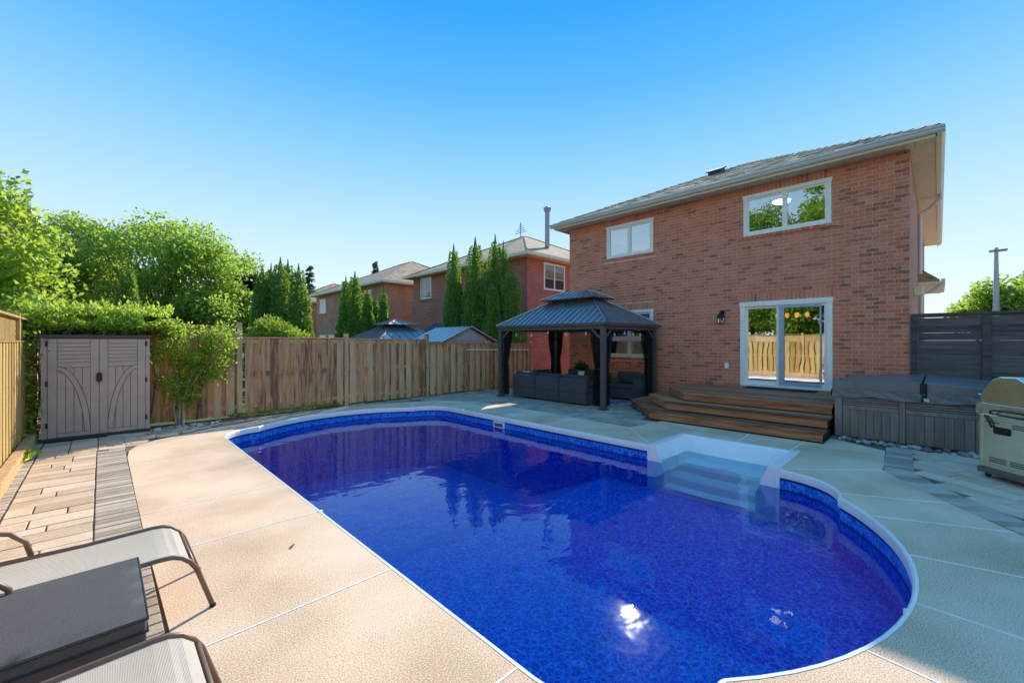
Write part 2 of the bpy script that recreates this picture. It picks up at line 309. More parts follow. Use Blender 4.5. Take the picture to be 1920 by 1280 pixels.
def slingmat():
    m = mat('sling_mesh', [(.78, .64, .48), (.92, .78, .60)], .8, 2, fine=.2, finescale=40); n = m.node_tree; L = n.links.new; b = n.nodes['Principled BSDF']
    tcn = n.nodes.new('ShaderNodeTexCoord'); w1 = n.nodes.new('ShaderNodeTexWave'); w1.inputs['Scale'].default_value = 70; w1.bands_direction = 'X'; L(tcn.outputs['Object'], w1.inputs['Vector'])
    w2 = n.nodes.new('ShaderNodeTexWave'); w2.inputs['Scale'].default_value = 70; w2.bands_direction = 'Y'; L(tcn.outputs['Object'], w2.inputs['Vector'])
    q = n.nodes.new('ShaderNodeMath'); q.operation = 'MULTIPLY'; L(w1.outputs['Fac'], q.inputs[0]); L(w2.outputs['Fac'], q.inputs[1])
    bp = n.nodes.new('ShaderNodeBump'); bp.inputs['Strength'].default_value = .7; bp.inputs['Distance'].default_value = .004; L(q.outputs[0], bp.inputs['Height']); L(bp.outputs[0], b.inputs['Normal'])
    hv = n.nodes.new('ShaderNodeMix'); hv.data_type = 'RGBA'; hv.blend_type = 'MULTIPLY'; hv.inputs[0].default_value = .28
    src = b.inputs['Base Color'].links[0].from_socket; L(src, hv.inputs[6]); L(q.outputs[0], hv.inputs[7]); L(hv.outputs[2], b.inputs['Base Color']); return m
M_sling = slingmat()
L_cedar = leafmat('cedar_foliage', (.06, .13, .03), (.17, .31, .06), (.50, .72, .08), .42)
L_tree = leafmat('tree_leaves', (.08, .16, .025), (.28, .43, .06), (.68, .86, .10), .60)
L_big = leafmat('broad_leaves', (.10, .20, .025), (.32, .48, .05), (.75, .9, .10), .6)
L_vine = leafmat('vine_leaves', (.09, .17, .022), (.34, .46, .05), (.75, .88, .09), .6)
L_yel = leafmat('golden_leaves', (.13, .22, .02), (.34, .45, .04), (.6, .7, .06), .45)
L_purp = leafmat('purple_leaves', (.018, .010, .014), (.055, .022, .03), (.10, .03, .03), .25)
L_spr = leafmat('spruce_needles', (.06, .10, .06), (.13, .19, .11), (.25, .34, .14), .3)
L_pot = leafmat('pot_plant_leaves', (.015, .05, .012), (.05, .13, .03), (.15, .3, .04), .3)

# ------------------------------------------------------------------ foliage builders
def leaves(name, C, D, L_, W, tone, m, parent, fold=.25, kind=None):
    """N kite-shaped leaves, two folded triangles each"""
    N = len(C); D = D/np.linalg.norm(D, axis=1, keepdims=True)
    U = rng.normal(size=(N, 3)); S = np.cross(D, U); S /= np.linalg.norm(S, axis=1, keepdims=True)+1e-9
    Nn = np.cross(S, D); L_ = np.broadcast_to(L_, (N,))[:, None]; W = np.broadcast_to(W, (N,))[:, None]
    V = np.empty((N, 4, 3)); V[:, 0] = C; V[:, 1] = C+D*L_*.45+S*W*.5+Nn*W*fold; V[:, 2] = C+D*L_; V[:, 3] = C+D*L_*.45-S*W*.5+Nn*W*fold
    o_ = ORG[parent] if parent is not None else Vector((0, 0, 0)); V -= np.array(o_)
    me = bpy.data.meshes.new(name); me.vertices.add(4*N); me.vertices.foreach_set('co', V.reshape(-1))
    idx = (np.arange(N)[:, None]*4+np.array([0, 1, 2, 0, 2, 3])).reshape(-1)
    me.loops.add(6*N); me.loops.foreach_set('vertex_index', idx.astype(np.int32)); me.polygons.add(2*N)
    me.polygons.foreach_set('loop_start', (np.arange(2*N)*3).astype(np.int32))
    a = me.attributes.new('tone', 'FLOAT', 'FACE'); a.data.foreach_set('value', np.repeat(np.clip(tone, 0, 1), 2).astype(np.float32))
    me.update(); me.validate(); me.materials.append(m)
    o = link(name, me, parent)
    if kind: o['kind'] = kind
    return o
def rand_dirs(N): d = rng.normal(size=(N, 3)); return d/np.linalg.norm(d, axis=1, keepdims=True)
def arborvitae(x, y, h, r, label, group, n=6500, size=.13, name='arborvitae', z0=0, pw=.62):
    t = thing(name, label, 'tree', (x, y, z0), group)
    m = MB(); m.tube([(x, y, z0), (x, y, z0+h*.5), (x, y, z0+h*.93)], [.07, .05, .012], 8); m.build('trunk', M_tw, t)
    u = rng.random(n); tt = 1-np.sqrt(1-u*.985)                       # more sprays low down
    a = rng.random(n)*2*np.pi; ph = rng.random(6)*6.28
    prof = (1-tt)**pw*np.minimum(1, .72+tt*2.2)
    lump = 1+.13*np.sin(3*a+9*tt+ph[0])+.10*np.sin(5*a-14*tt+ph[1])+.09*np.sin(2*a+23*tt+ph[2])
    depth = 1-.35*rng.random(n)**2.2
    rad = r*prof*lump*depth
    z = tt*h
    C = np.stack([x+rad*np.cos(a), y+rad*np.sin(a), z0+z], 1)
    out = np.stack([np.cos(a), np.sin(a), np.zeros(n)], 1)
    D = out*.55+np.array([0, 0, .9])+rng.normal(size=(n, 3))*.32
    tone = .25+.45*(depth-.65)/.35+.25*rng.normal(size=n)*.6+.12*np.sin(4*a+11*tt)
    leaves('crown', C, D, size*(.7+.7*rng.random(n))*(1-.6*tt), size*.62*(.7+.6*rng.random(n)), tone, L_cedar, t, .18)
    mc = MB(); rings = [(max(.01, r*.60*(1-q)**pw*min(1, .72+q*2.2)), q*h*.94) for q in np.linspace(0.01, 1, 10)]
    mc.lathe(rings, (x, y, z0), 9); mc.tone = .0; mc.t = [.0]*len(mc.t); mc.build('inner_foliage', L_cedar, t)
    return t
def broadleaf(name, label, cat, base, height, rx, rz, n_clump, n_leaf, size, m, group=None, trunk_r=.16, clump=.8, zc=None, trunk_h=None, lean=(0, 0), flat=1.0, up=.2):
    bx_, by_, bz = base; t = thing(name, label, cat, base, group)
    zc = zc if zc is not None else height-rz; th = trunk_h or zc*.55
    top = np.array([bx_+lean[0], by_+lean[1], bz+zc])
    fork = np.array([bx_+lean[0]*.4, by_+lean[1]*.4, bz+th])
    cl = []
    while len(cl) < n_clump:
        d = rng.normal(size=3); d /= np.linalg.norm(d); q = (.45+.55*rng.random()**.6)
        p = top+d*q*np.array([rx-clump*.6, rx-clump*.6, rz-clump*.5*flat])
        if p[2] > bz+.25: cl.append(p)
    m1 = MB(); m1.tube([(bx_, by_, bz-.05), (bx_+lean[0]*.15, by_+lean[1]*.15, bz+th*.55), tuple(fork)], [trunk_r*1.15, trunk_r*.9, trunk_r*.75], 10)
    m1.build('trunk', M_tw, t)
    m2 = MB()
    for p in cl:
        mid = fork*.55+p*.45+rng.normal(size=3)*.12*rx*.4+np.array([0, 0, .06*rz]); m2.tube([tuple(fork), tuple(mid), tuple(p)], [trunk_r*.42, trunk_r*.24, trunk_r*.06], 6, caps=False)
    m2.build('limbs', M_tw, t)
    per = n_leaf//n_clump; C = []; T = []
    for p in cl:
        s = clump*(.6+.8*rng.random()); g = rng.normal(size=(per, 3)); g = g/np.linalg.norm(g, axis=1, keepdims=True)*(rng.random((per, 1))**.45)*s*np.array([1, 1, .72*flat])
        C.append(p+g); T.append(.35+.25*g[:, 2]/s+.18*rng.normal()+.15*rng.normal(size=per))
    C = np.concatenate(C); T = np.concatenate(T); N = len(C)
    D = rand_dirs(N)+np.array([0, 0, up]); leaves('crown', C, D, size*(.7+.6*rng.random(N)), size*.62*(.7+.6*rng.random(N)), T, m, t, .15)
    return t

# ================================================================== SETTING
# ---- pool outline, counter-clockwise, starting above the stair opening
PX0, PX1, PYA, PYB, CR = 1.46, 6.06, 1.36, 8.31, .66
def arc(cx_, cy_, r, a0, a1, n): return [(cx_+r*math.cos(R(a0+(a1-a0)*i/n)), cy_+r*math.sin(R(a0+(a1-a0)*i/n))) for i in range(n+1)]
kx0, kx1 = PX0+CR-.02, PX1-CR+.02; hc = (kx1-kx0)/2; sag = .61; AR = (hc*hc+sag*sag)/(2*sag); ha = math.degrees(math.asin(hc/AR)); mxx = (kx0+kx1)/2
ST0, ST1 = 1.42, 3.12                                                # stair opening in Y
OUT = [(PX1, ST1)]+[(PX1, y) for y in np.linspace(ST1+.4, PYB-.3, 8)]
OUT += arc(PX1-CR, PYB, CR, 0, 88, 9)
yk = PYB+CR; OUT += arc(mxx, yk+sag-AR, AR, 90-ha, 90+ha, 20)
OUT += arc(PX0+CR, PYB, CR, 92, 180, 9)
OUT += [(PX0, y) for y in np.linspace(PYB-.3, PYA+.3, 14)]
OUT += arc(PX0+CR, PYA, CR, 180, 268, 9)
yk2 = PYA-CR; OUT += arc(mxx, yk2-sag+AR, AR, 270-ha, 270+ha, 20)
OUT += arc(PX1-CR, PYA, CR, 272, 355, 9)+[(PX1, ST0)]
def offset_path(P, d):
    """open path, moved to its left (towards the water)"""
    res = []
    for i in range(len(P)):
        a = Vector(P[max(i-1, 0)]); b = Vector(P[min(i+1, len(P)-1)]); t = (b-a).normalized(); res.append((P[i][0]-t.y*d, P[i][1]+t.x*d))
    return res
def sweep(mb, P, prof):
    rings = [offset_path(P, d) for d, z in prof]; n = len(P)
    for k in range(len(prof)-1):
        for i in range(n-1):
            mb.poly([(*rings[k][i], prof[k][1]), (*rings[k][i+1], prof[k][1]), (*rings[k+1][i+1], prof[k+1][1]), (*rings[k+1][i], prof[k+1][1])])
INNER = OUT+[(7.16, 1.46), (7.22, 1.53), (7.19, 2.98), (7.13, 3.06)]   # deck edge incl. the stair rim
OUTER = [(7.03, 4.03), (7.12, 5.5), (7.19, 7.1), (7.22, 8.0), (7.1, 8.7), (6.75, 9.25), (6.29, 9.61), (5.7, 9.92), (5.0, 10.1), (4.1, 10.13), (2.9, 9.95), (1.84, 9.54), (1.1, 9.2), (.62, 8.9), (.38, 8.6), (.29, 8.3), (.26, 7.9), (.255, 6), (.255, 4.5), (.27, 3), (.27, -1.8),
         (1.5, -1.85), (3, -1.7), (4, -1.4), (4.8, -.95), (5.41, -.49), (5.76, -.24), (6.03, -.05), (6.51, .25), (6.97, .49), (7.29, .5), (8.19, .55), (8.66, 1.26), (8.05, 1.26), (8.05, 3.92), (7.88, 3.92)]
CUTS = [((6.06, 3.12), (7.03, 4.03)), ((6.06, 5.3), (7.11, 5.3)), ((6.06, 7.35), (7.2, 7.45)), ((6.02, 8.5), (7.15, 8.5)), ((5.85, 8.78), (6.7, 9.3)), ((5.42, 8.97), (5.85, 9.85)), ((4.75, 9.35), (4.9, 10.1)), ((3.7, 9.57), (3.65, 10.1)), ((2.55, 9.25), (2.3, 9.75)), ((1.72, 8.85), (1.2, 9.25)),
        ((1.46, 7.45), (.26, 7.45)), ((1.46, 6.40), (.255, 6.38)), ((1.46, 5.19), (.255, 5.17)), ((1.46, 4.10), (.258, 4.09)), ((1.46, 2.70), (.27, 2.70)), ((1.46, 1.45), (.27, 1.45)), ((1.98, .76), (1.3, -1.84)), ((2.83, .26), (2.60, -1.76)), ((3.56, .09), (3.50, -1.57)), ((4.34, .14), (4.62, -1.05)), ((5.06, .42), (5.47, -.45)), ((5.57, .71), (5.99, -.08)), ((6.06, 1.42), (6.97, .49)), ((7.22, 1.53), (8.05, 1.50)), ((7.205, 2.25), (8.05, 2.30)), ((7.19, 2.98), (8.05, 3.02))]
def ring_param(P):
    n = len(P); d = [0]
    for i in range(n): d.append(d[-1]+math.dist(P[i], P[(i+1) % n]))
    return d
def locate(P, d, q):
    best = None
    for i in range(len(P)):
        a = Vector(P[i]); b = Vector(P[(i+1) % len(P)]); t = max(0, min(1, (Vector(q)-a).dot(b-a)/max(1e-9, (b-a).length_squared))); p = a.lerp(b, t); e = (p-Vector(q)).length
        if best is None or e < best[0]: best = (e, d[i]+t*(d[i+1]-d[i]), tuple(p))
    return best[1], best[2]
def between(P, d, s0, s1):
    tot = d[-1]; r = []
    if s1 <= s0: s1 += tot
    for k in range(2):
        for i in range(len(P)):
            s = d[i]+k*tot
            if s0+.02 < s < s1-.02: r.append(P[i])
    return r
dI, dO = ring_param(INNER), ring_param(OUTER)
deck = structure(thing('pool_deck', None, None)); setp(deck, 'pale exposed concrete pool surround cut by white sealant joints')
cp = [(locate(INNER, dI, a), locate(OUTER, dO, b)) for a, b in CUTS]
for i in range(len(cp)):
    (si, pi), (so_, po) = cp[i]; (si2, pi2), (so2, po2) = cp[(i+1) % len(cp)]
    poly = [po]+between(OUTER, dO, so_, so2)+[po2]+[pi2]+between(INNER, dI, si, si2)[::-1]+[pi]
    m = MB(); m.prism(poly, -.10, 0); m.build('slab', M_conc, deck)
    a, b = Vector((*pi, 0)), Vector((*po, 0)); t = (b-a).normalized(); s_ = Vector((-t.y, t.x, 0))*.0055
    m = MB(); q = [a+s_+t*.005, b+s_-t*.004, b-s_-t*.004, a-s_+t*.005]; m.prism([(v.x, v.y) for v in q], -.004, .003); m.build('sealant_joint', M_joint, deck)
CEN = (3.7, 4.8)
def hits(P, th):
    dx, dy = math.cos(th), math.sin(th); r = []
    for i in range(len(P)):
        (x1, y1), (x2, y2) = P[i], P[(i+1) % len(P)]; ex, ey = x2-x1, y2-y1; den = dx*ey-dy*ex
        if abs(den) < 1e-9: continue
        t = ((x1-CEN[0])*ey-(y1-CEN[1])*ex)/den; u = ((x1-CEN[0])*dy-(y1-CEN[1])*dx)/den
        if t > 0 and -1e-6 <= u <= 1+1e-6: r.append(t)
    return r
def raybox(p, x0, x1, y0, y1):
    dx, dy = p[0]-CEN[0], p[1]-CEN[1]; k = min([(x1-CEN[0])/dx if dx > 1e-9 else (x0-CEN[0])/dx if dx < -1e-9 else 1e9, (y1-CEN[1])/dy if dy > 1e-9 else (y0-CEN[1])/dy if dy < -1e-9 else 1e9]); return (CEN[0]+dx*k, CEN[1]+dy*k)
def ringsheet(name, rings, z, m):
    mb = MB()
    for a, b in zip(rings[:-1], rings[1:]):
        n = len(a)
        for i in range(n): mb.poly([(*a[i], z), (*b[i], z), (*b[(i+1) % n], z), (*a[(i+1) % n], z)])
    return mb.build(name, m)
HD = []
for k in range(240):
    th = 2*math.pi*k/240; ri, ro = max(hits(INNER, th)), min(hits(OUTER, th)); rr = ri+.35*(ro-ri); HD.append((CEN[0]+rr*math.cos(th), CEN[1]+rr*math.sin(th)))
scl = lambda P, k: [(CEN[0]+(x-CEN[0])/math.dist((x, y), CEN)*k, CEN[1]+(y-CEN[1])/math.dist((x, y), CEN)*k) for x, y in P]
g = ringsheet('ground', [HD, scl(HD, 12), scl(HD, 40), scl(HD, 200), scl(HD, 1500)], -.06, M_grass); structure(g)
patio = structure(thing('patio', None, None)); setp(patio, 'interlocking tan and grey paver patio')
ringsheet('joint_sand', [HD, [raybox(p, -.86, 11.28, -2.6, 10.42) for p in HD]], -.014, M_sand).parent = patio
# ---- pavers
def inside(P, x, y):
    c_ = False; n = len(P)
    for i in range(n):
        (x1, y1), (x2, y2) = P[i], P[(i+1) % n]
        if (y1 > y) != (y2 > y) and x < (x2-x1)*(y-y1)/(y2-y1)+x1: c_ = not c_
    return c_
PM = {}
def paver_mesh(kind, k):
    if (kind, k) not in PM:
        m = MB(); m.tone = (k+.5)/8; m.box(-.5, .5, -.5, .5, -.05, 0); PM[kind, k] = m.mesh('paver', M_tan if kind == 'tan' else M_grey)
    return PM[kind, k]
def paver_geo(w, l, kind):
    key = (kind, round(w, 2), round(l, 2), random.randrange(6))
    if key not in PM:
        m = MB(); m.tone = (key[3]+.5)/6; m.box(-w/2, w/2, -l/2, l/2, -.05, 0); me = m.mesh('paver', M_tan if kind == 'tan' else M_grey, bevel=.005); PM[key] = me
    return PM[key]
def paver(kind, x, y, w, l, rz=0):
    o = piece('paver', paver_geo(round(w-.006, 2), round(l-.006, 2), kind), patio, (x, y, random.uniform(-.003, .0015)), None, (random.uniform(-.004, .004), random.uniform(-.004, .004), rz+random.uniform(-.006, .006))); return o
y = 1.2
while y < 8.45:                                                      # grey band beside the concrete
    paver('grey', .105, y+.055, .30, .11); y += .113
y = 1.5
while y < 9.7:                                                       # tan field, courses along X
    h = random.choice([.16, .2, .2, .25]); x = -.64
    ws = random.choice([[.24, .35], [.36, .23], [.59], [.18, .41], [.41, .18], [.30, .29]]) if y < 8.5 else [.3, .3, .3, .25]
    for w in ws:
        if not inside(OUTER, x+w/2, y+h/2): paver('tan', x+w/2, y+h/2, w, h)
        x += w+.003
    y += h+.003
y = 1.5
while y < 10.2: paver('grey', -.75, y+.055, .20, .11); y += .113     # grey border along the rear fence
y = 8.52
while y < 10.3:                                                      # small pavers round the far corner
    x = -.02+random.uniform(0, .1)
    while x < 3.2:
        w = random.choice([.2, .3, .3])
        if not inside(OUTER, x+w/2, y+.05) and not inside(OUTER, x+w, y) and (y > 9.72 or x > -.05) and y+.1 < 10.38: paver('grey' if random.random() < .6 else 'tan', x+w/2, y+.08, w, .16)
        x += w+.004
    y += .164
# right-hand band that follows the concrete, then tan flags
RB = [(8.5, .42), (8.19, .40), (7.29, .36), (6.97, .34), (6.55, .12), (6.10, -.18), (5.83, -.37), (5.5, -.62), (4.9, -1.08), (4.05, -1.54)]
L_ = [0]
for i in range(len(RB)-1): L_.append(L_[-1]+math.dist(RB[i], RB[i+1]))
s_ = .05
while s_ < L_[-1]:
    i = max(j for j in range(len(RB)-1) if L_[j] <= s_); t = (s_-L_[i])/(L_[i+1]-L_[i]); p = Vector(RB[i]).lerp(Vector(RB[i+1]), t); d = (Vector(RB[i+1])-Vector(RB[i])).normalized()
    paver('grey', p.x, p.y, .112, .285, math.atan2(d.y, d.x)).location.z += .005; s_ += .115
ang = math.atan2(.85, .53); ca, sa = math.cos(ang), math.sin(ang)
v_ = -1.6
while v_ < 9:
    h = .26; u_ = -3.2+random.uniform(-.2, .2)
    while u_ < 9:
        w = random.choice([.34, .5, .62]); cu, cv = u_+w/2, v_+h/2; x, y = 6.0+cu*ca-cv*(-sa), -1.5+cu*sa-cv*ca
        x = 6.0+cu*ca+cv*sa; y = -1.5+cu*sa-cv*ca
        clear = all(math.dist((x, y), p) > .13 for p in [Vector(RB[i]).lerp(Vector(RB[i+1]), k/8) for i in range(len(RB)-1) for k in range(9)])
        if clear and not inside(OUTER, x, y) and not inside(OUTER, x-.1, y+.1) and 5.2 < x < 8.5 and -2.4 < y < .28 and not inside([(8.5, .42), (7.29, .36), (6.97, .34), (6.1, -.18), (4.9, -1.08), (4, 4), (8.5, 4)], x, y): paver('tan', x, y, w, h, ang)
        u_ += w+.004
    v_ += h+.004
# far patio under the gazebo: flags too small to pick apart, one joined part
m = MB(); y = 3.9
while y < 10.4:
    x = 6.2+random.uniform(0, .15); h = random.choice([.15, .2, .25])
    while x < 11.2:
        w = random.choice([.2, .3, .4])
        cxx, cyy = x+w/2, y+h/2
        if not all(inside(OUTER, a, b) for a, b in ((x, y), (x+w, y), (x, y+h), (x+w, y+h))) and not inside([(8.05, 1.2), (8.05, 4.2), (9.5, 5.4), (11.3, 5.4), (11.3, 1.2)], cxx, cyy):
            m.tone = random.random(); m.box(x+.003, x+w-.003, y+.003, y+h-.003, -.05, random.uniform(-.008, -.004))
        x += w
    y += h
m.build('paver_field', M_grey, patio, kind='stuff')
m = MB(); x = 2.9
for i in range(46):                                                  # thin strip of pavers between the concrete and the side fence
    for j in range(2):
        if not inside(OUTER, x, 10.16+j*.14): m.tone = random.random(); m.box(x, x+.19, 10.10+j*.14, 10.235+j*.14, -.05, -.002)
    x += .195
m.build('paver_strip', M_grey, patio, kind='stuff')

# ================================================================== POOL
pool = thing('swimming_pool', 'in-ground pool with curved ends, blue flecked vinyl liner and white coping', 'pool', (3.76, 4.8, 0))
WZ = -.225
mb = MB(); sweep(mb, OUT, [(-.001, .002), (.016, .004), (.028, -.008), (.032, -.05), (.028, -.093), (.012, -.10)]); cop = mb.build('coping', M_cop, pool, smooth=True)
for q in (16, 27, 38, 47, 58, 70, 82):                               # joints between coping lengths
    a = Vector(OUT[q]); b = Vector(OUT[q+1]); t = (b-a).normalized(); n_ = Vector((-t.y, t.x)); m = MB()
    for o_ in (0,):
        p = [a+n_*.0, a+n_*.034, a+n_*.034+t*.03, a+t*.03]; m.prism([(v.x, v.y) for v in p], -.096, .0065)
    m.build('coping_clip', M_cop, cop)
mb = MB(); sweep(mb, OUT, [(.012, -.10), (.012, -.13)]); mb.build('upper_stripe', M_stripe, pool)
mb = MB(); sweep(mb, OUT, [(.012, -.13), (.012, -.235)]); mb.build('border_band', M_band, pool)
mb = MB(); sweep(mb, OUT, [(.012, -.235), (.012, -.265)]); mb.build('lower_stripe', M_stripe, pool)
FA, FB = -.66, -1.45
mb = MB(); sweep(mb, OUT, [(.012, -.265), (.012, FB-.1)]); mb.build('liner_wall', M_liner, pool)
mb = MB()
for y0, y1, z0, z1 in ((-.3, 3.9, FA, FA), (3.9, 5.6, FA, FB), (5.6, 9.9, FB, FB)): mb.poly([(1.3, y0, z0), (6.2, y0, z0), (6.2, y1, z1), (1.3, y1, z1)])
mb.build('liner_floor', M_liner, pool)
# skimmer mouth, lid and return fitting
m = MB(); yy = 6.55; m.box(PX1-.035, PX1-.012, yy-.17, yy+.17, -.235, -.105); sk = m.build('skimmer', M_acry, pool, bevel=.006)
m = MB(); m.box(PX1-.038, PX1-.035, yy-.13, yy+.13, -.21, -.135); m.build('skimmer_mouth', plain('skimmer_shade', (.10, .13, .18), .5), sk)
m = MB(); m.box(6.28, 6.58, 6.35, 6.65, .001, .007); m.build('skimmer_lid', M_acry, pool, bevel=.002)
m = MB(); m.lathe([(.045, 0), (.045, .012), (.02, .02)], (0, 0, 0), 14); o = m.build('return_fitting', M_acry, None); o.parent = pool; o.location = Vector((2.02, 8.93, -.28))-ORG[pool]; o.rotation_euler = (R(90), 0, R(25))
# moulded white stairs
st = MB()
prof = [(7.22, .012), (7.13, .016), (7.10, -.02), (6.96, -.31), (6.93, -.33), (6.63, -.335), (6.60, -.36), (6.58, -.45), (6.32, -.455), (6.29, -.48), (6.27, -.575), (6.06, -.58), (6.035, -.60), (6.03, -.70)]
ya = [ST0+.085+.115*max(0, min(1, (.0-z)/.3)) for x, z in prof]; yb = [ST1-.085-.115*max(0, min(1, (.0-z)/.3)) for x, z in prof]
m = MB()
def skin(m, P, Y0, Y1, n=10):
    for i in range(len(P)-1):
        for k in range(n):
            a0 = Y0[i]+(Y1[i]-Y0[i])*k/n; a1 = Y0[i]+(Y1[i]-Y0[i])*(k+1)/n; b0 = Y0[i+1]+(Y1[i+1]-Y0[i+1])*k/n; b1 = Y0[i+1]+(Y1[i+1]-Y0[i+1])*(k+1)/n
            def bow(x, i_, q): return x-(.06*(1-(2*q-1)**2) if 3 <= i_ <= 11 else 0)
            m.poly([(bow(P[i][0], i, k/n), a0, P[i][1]), (bow(P[i][0], i, (k+1)/n), a1, P[i][1]), (bow(P[i+1][0], i+1, (k+1)/n), b1, P[i+1][1]), (bow(P[i+1][0], i+1, k/n), b0, P[i+1][1])])
skin(m, prof, ya, yb)
# side cheeks: from the rim down to the treads
for sgn, Ys, rim in ((1, yb, ST1+.012), (-1, ya, ST0-.012)):
    for i in range(2, len(prof)-1):
        (x0, z0), (x1, z1) = prof[i], prof[i+1]; yr = ST1-.085 if sgn > 0 else ST0+.085
        m.poly([(x0, yr, -.0), (x1, yr, -.0), (x1, Ys[i+1], z1), (x0, Ys[i], z0)])
    m.box(6.03, 7.22, min(yr+sgn*.001, rim), max(yr+sgn*.001, rim), -.03, .016)         # rim
    yin = ST1-.235 if sgn > 0 else ST0+.235; m.extr([(6.018, rim+sgn*.02, -.80), (6.018, yin, -.80), (6.018, yin, -.34), (6.018, yr-sgn*.012, .018), (6.018, rim+sgn*.02, .018)], (.037, 0, 0))   # pilaster at the pool wall
m.box(6.02, 6.05, ST0, ST1, -.90, -.60)
stair = m.build('entry_stairs', M_acry, pool)
for sgn, yy in ((1, ST1-.04), (-1, ST0+.04)):
    mm = MB(); mm.box(6.010, 6.018, yy-.018, yy+.018, -.5, -.01); mm.build('faceplate', M_acry, stair)
# water sheet
wp_ = offset_path(OUT, .010)[1:-1]; mb = MB(); mb.poly([(x, y, WZ) for x, y in [(6.05, ST1-.06)]+wp_+[(6.05, ST0+.06), (6.99, ST0+.16), (6.99, ST1-.16)]])
water = structure(mb.build('pool_water', M_water)); water['label'] = 'clear still pool water'

# ================================================================== THE HOUSE
FX = 11.30; WY0, WY1, WTOP = .40, 8.74, 5.36
house = thing('brick_house', 'two-storey red brick house with white sliding door and shingled hip roof beside the deck', 'house', (FX, 4.57, 0))
OPEN = {'door': (1.61, 3.445, .52, 2.55), 'w1': (5.735, 7.28, 4.165, 5.15), 'w2': (1.633, 3.37, 4.17, 5.155), 'w3': (5.74, 7.28, 1.125, 2.52)}
# mortar backing with openings (grid of rectangles)
ys = sorted({WY0, WY1, *[v for o in OPEN.values() for v in o[:2]]}); zs = sorted({-.06, WTOP, *[v for o in OPEN.values() for v in o[2:]]})
m = MB()
for i in range(len(ys)-1):
    for j in range(len(zs)-1):
        cy_, cz_ = (ys[i]+ys[i+1])/2, (zs[j]+zs[j+1])/2
        if any(a < cy_ < b and c_ < cz_ < d for a, b, c_, d in OPEN.values()): continue
        m.poly([(FX+.003, ys[i], zs[j]), (FX+.003, ys[i+1], zs[j]), (FX+.003, ys[i+1], zs[j+1]), (FX+.003, ys[i], zs[j+1])][::-1])
for a, b, c_, d in OPEN.values():                                    # brick reveals
    for (p, q) in (((a, c_), (a, d)), ((a, d), (b, d)), ((b, d), (b, c_)), ((b, c_), (a, c_))):
        m.poly([(FX+.003, *p), (FX+.003, *q), (FX+.10, *q), (FX+.10, *p)])
wall = m.build('wall', M_mortar, house)
m = MB(); DX = 12.0
m.poly([(FX+.004, WY0, -.06), (FX+DX, WY0, -.06), (FX+DX, WY0, WTOP), (FX+.004, WY0, WTOP)]); m.poly([(FX+.004, WY1, -.06), (FX+DX, WY1, -.06), (FX+DX, WY1, WTOP), (FX+.004, WY1, WTOP)]); m.poly([(FX+DX, WY0, -.06), (FX+DX, WY1, -.06), (FX+DX, WY1, WTOP), (FX+DX, WY0, WTOP)])
m.build('side_wall', M_brickS, house)
m = MB(); m.box(FX+5, FX+5.05, WY0+.05, WY1-.05, 0, WTOP-.02); m.box(FX+.14, FX+5, WY0+.05, WY1-.05, .40, .45); m.box(FX+.14, FX+5, WY0+.05, WY1-.05, 2.72, 2.95); m.box(FX+.14, FX+5, 4.4, 4.5, .45, WTOP-.05); m.build('interior', M_dark, house)
# bricks: running bond, cut at the openings, soldier courses above them
CH, BL, GAP = .0838, .2235, .0115
bricks = []; sold = [(a-.03, b+.03, d, min(d+.215, WTOP)) for a, b, c_, d in OPEN.values()]; sills = [(a-.10, b+.10, c_-.075, c_) for k, (a, b, c_, d) in OPEN.items() if k != 'door']
def sub(seg, cuts):
    segs = [seg]
    for a, b in cuts:
        segs = [q for s0, s1 in segs for q in ((s0, min(s1, a)), (max(s0, b), s1)) if q[1]-q[0] > .022]
    return segs
r_ = 0; z = 0.0
while z+CH <= WTOP+.03:
    z1 = min(z+CH-GAP, WTOP); cuts = [(a-.004, b+.004) for a, b, c_, d in list(OPEN.values())+sold+sills if c_ < z1-.004 and d > z+.004]
    y = WY0-(0 if r_ % 2 else BL/2)
    while y < WY1:
        for s0, s1 in sub((max(WY0+.001, y), min(WY1-.001, y+BL-GAP)), cuts): bricks.append((s0, s1, z, z1, 0))
        y += BL
    z += CH; r_ += 1
for a, b, c_, d in sold:
    n = round((b-a)/CH)
    for i in range(n): bricks.append((a+(b-a)*i/n+.0065, a+(b-a)*(i+1)/n-.0065, c_+.004, d-.004, 0))
for a, b, c_, d in sills:
    n = round((b-a)/.10)
    for i in range(n): bricks.append((a+(b-a)*i/n+.0065, a+(b-a)*(i+1)/n-.0065, c_+.002, d-.004, .03))
def apparent(b):
    yc = (b[0]+b[1])/2; zz = FX*.7003+yc*.7139; return (b[1]-b[0])*(b[3]-b[2])/zz**2*(1 if not (yc > 4.0 and (b[2]+b[3])/2 < .4) else .2)
bricks.sort(key=apparent, reverse=True)
def btone():
    q = random.random(); return random.uniform(.05, .28) if q < .13 else random.uniform(.42, 1)
BM = {}
for (a, b, c_, d, pr) in bricks[:300]:
    key = (round(b-a, 3), round(d-c_, 3), random.randrange(9), pr)
    if key not in BM:
        q = MB(); q.tone = btone() if key[2] > 1 else random.uniform(0, .2); q.box(-.0, .03, -key[0]/2, key[0]/2, -key[1]/2, key[1]/2); BM[key] = q.mesh('brick', M_brick)
    piece('brick', BM[key], house, (FX-pr-random.uniform(0, .003), (a+b)/2, (c_+d)/2))
m = MB()
for (a, b, c_, d, pr) in bricks[300:]:
    m.tone = btone(); x = FX-pr-random.uniform(0, .003); m.box(x, x+.03, a, b, c_, d)
m.build('brickwork', M_brick, house, kind='stuff')
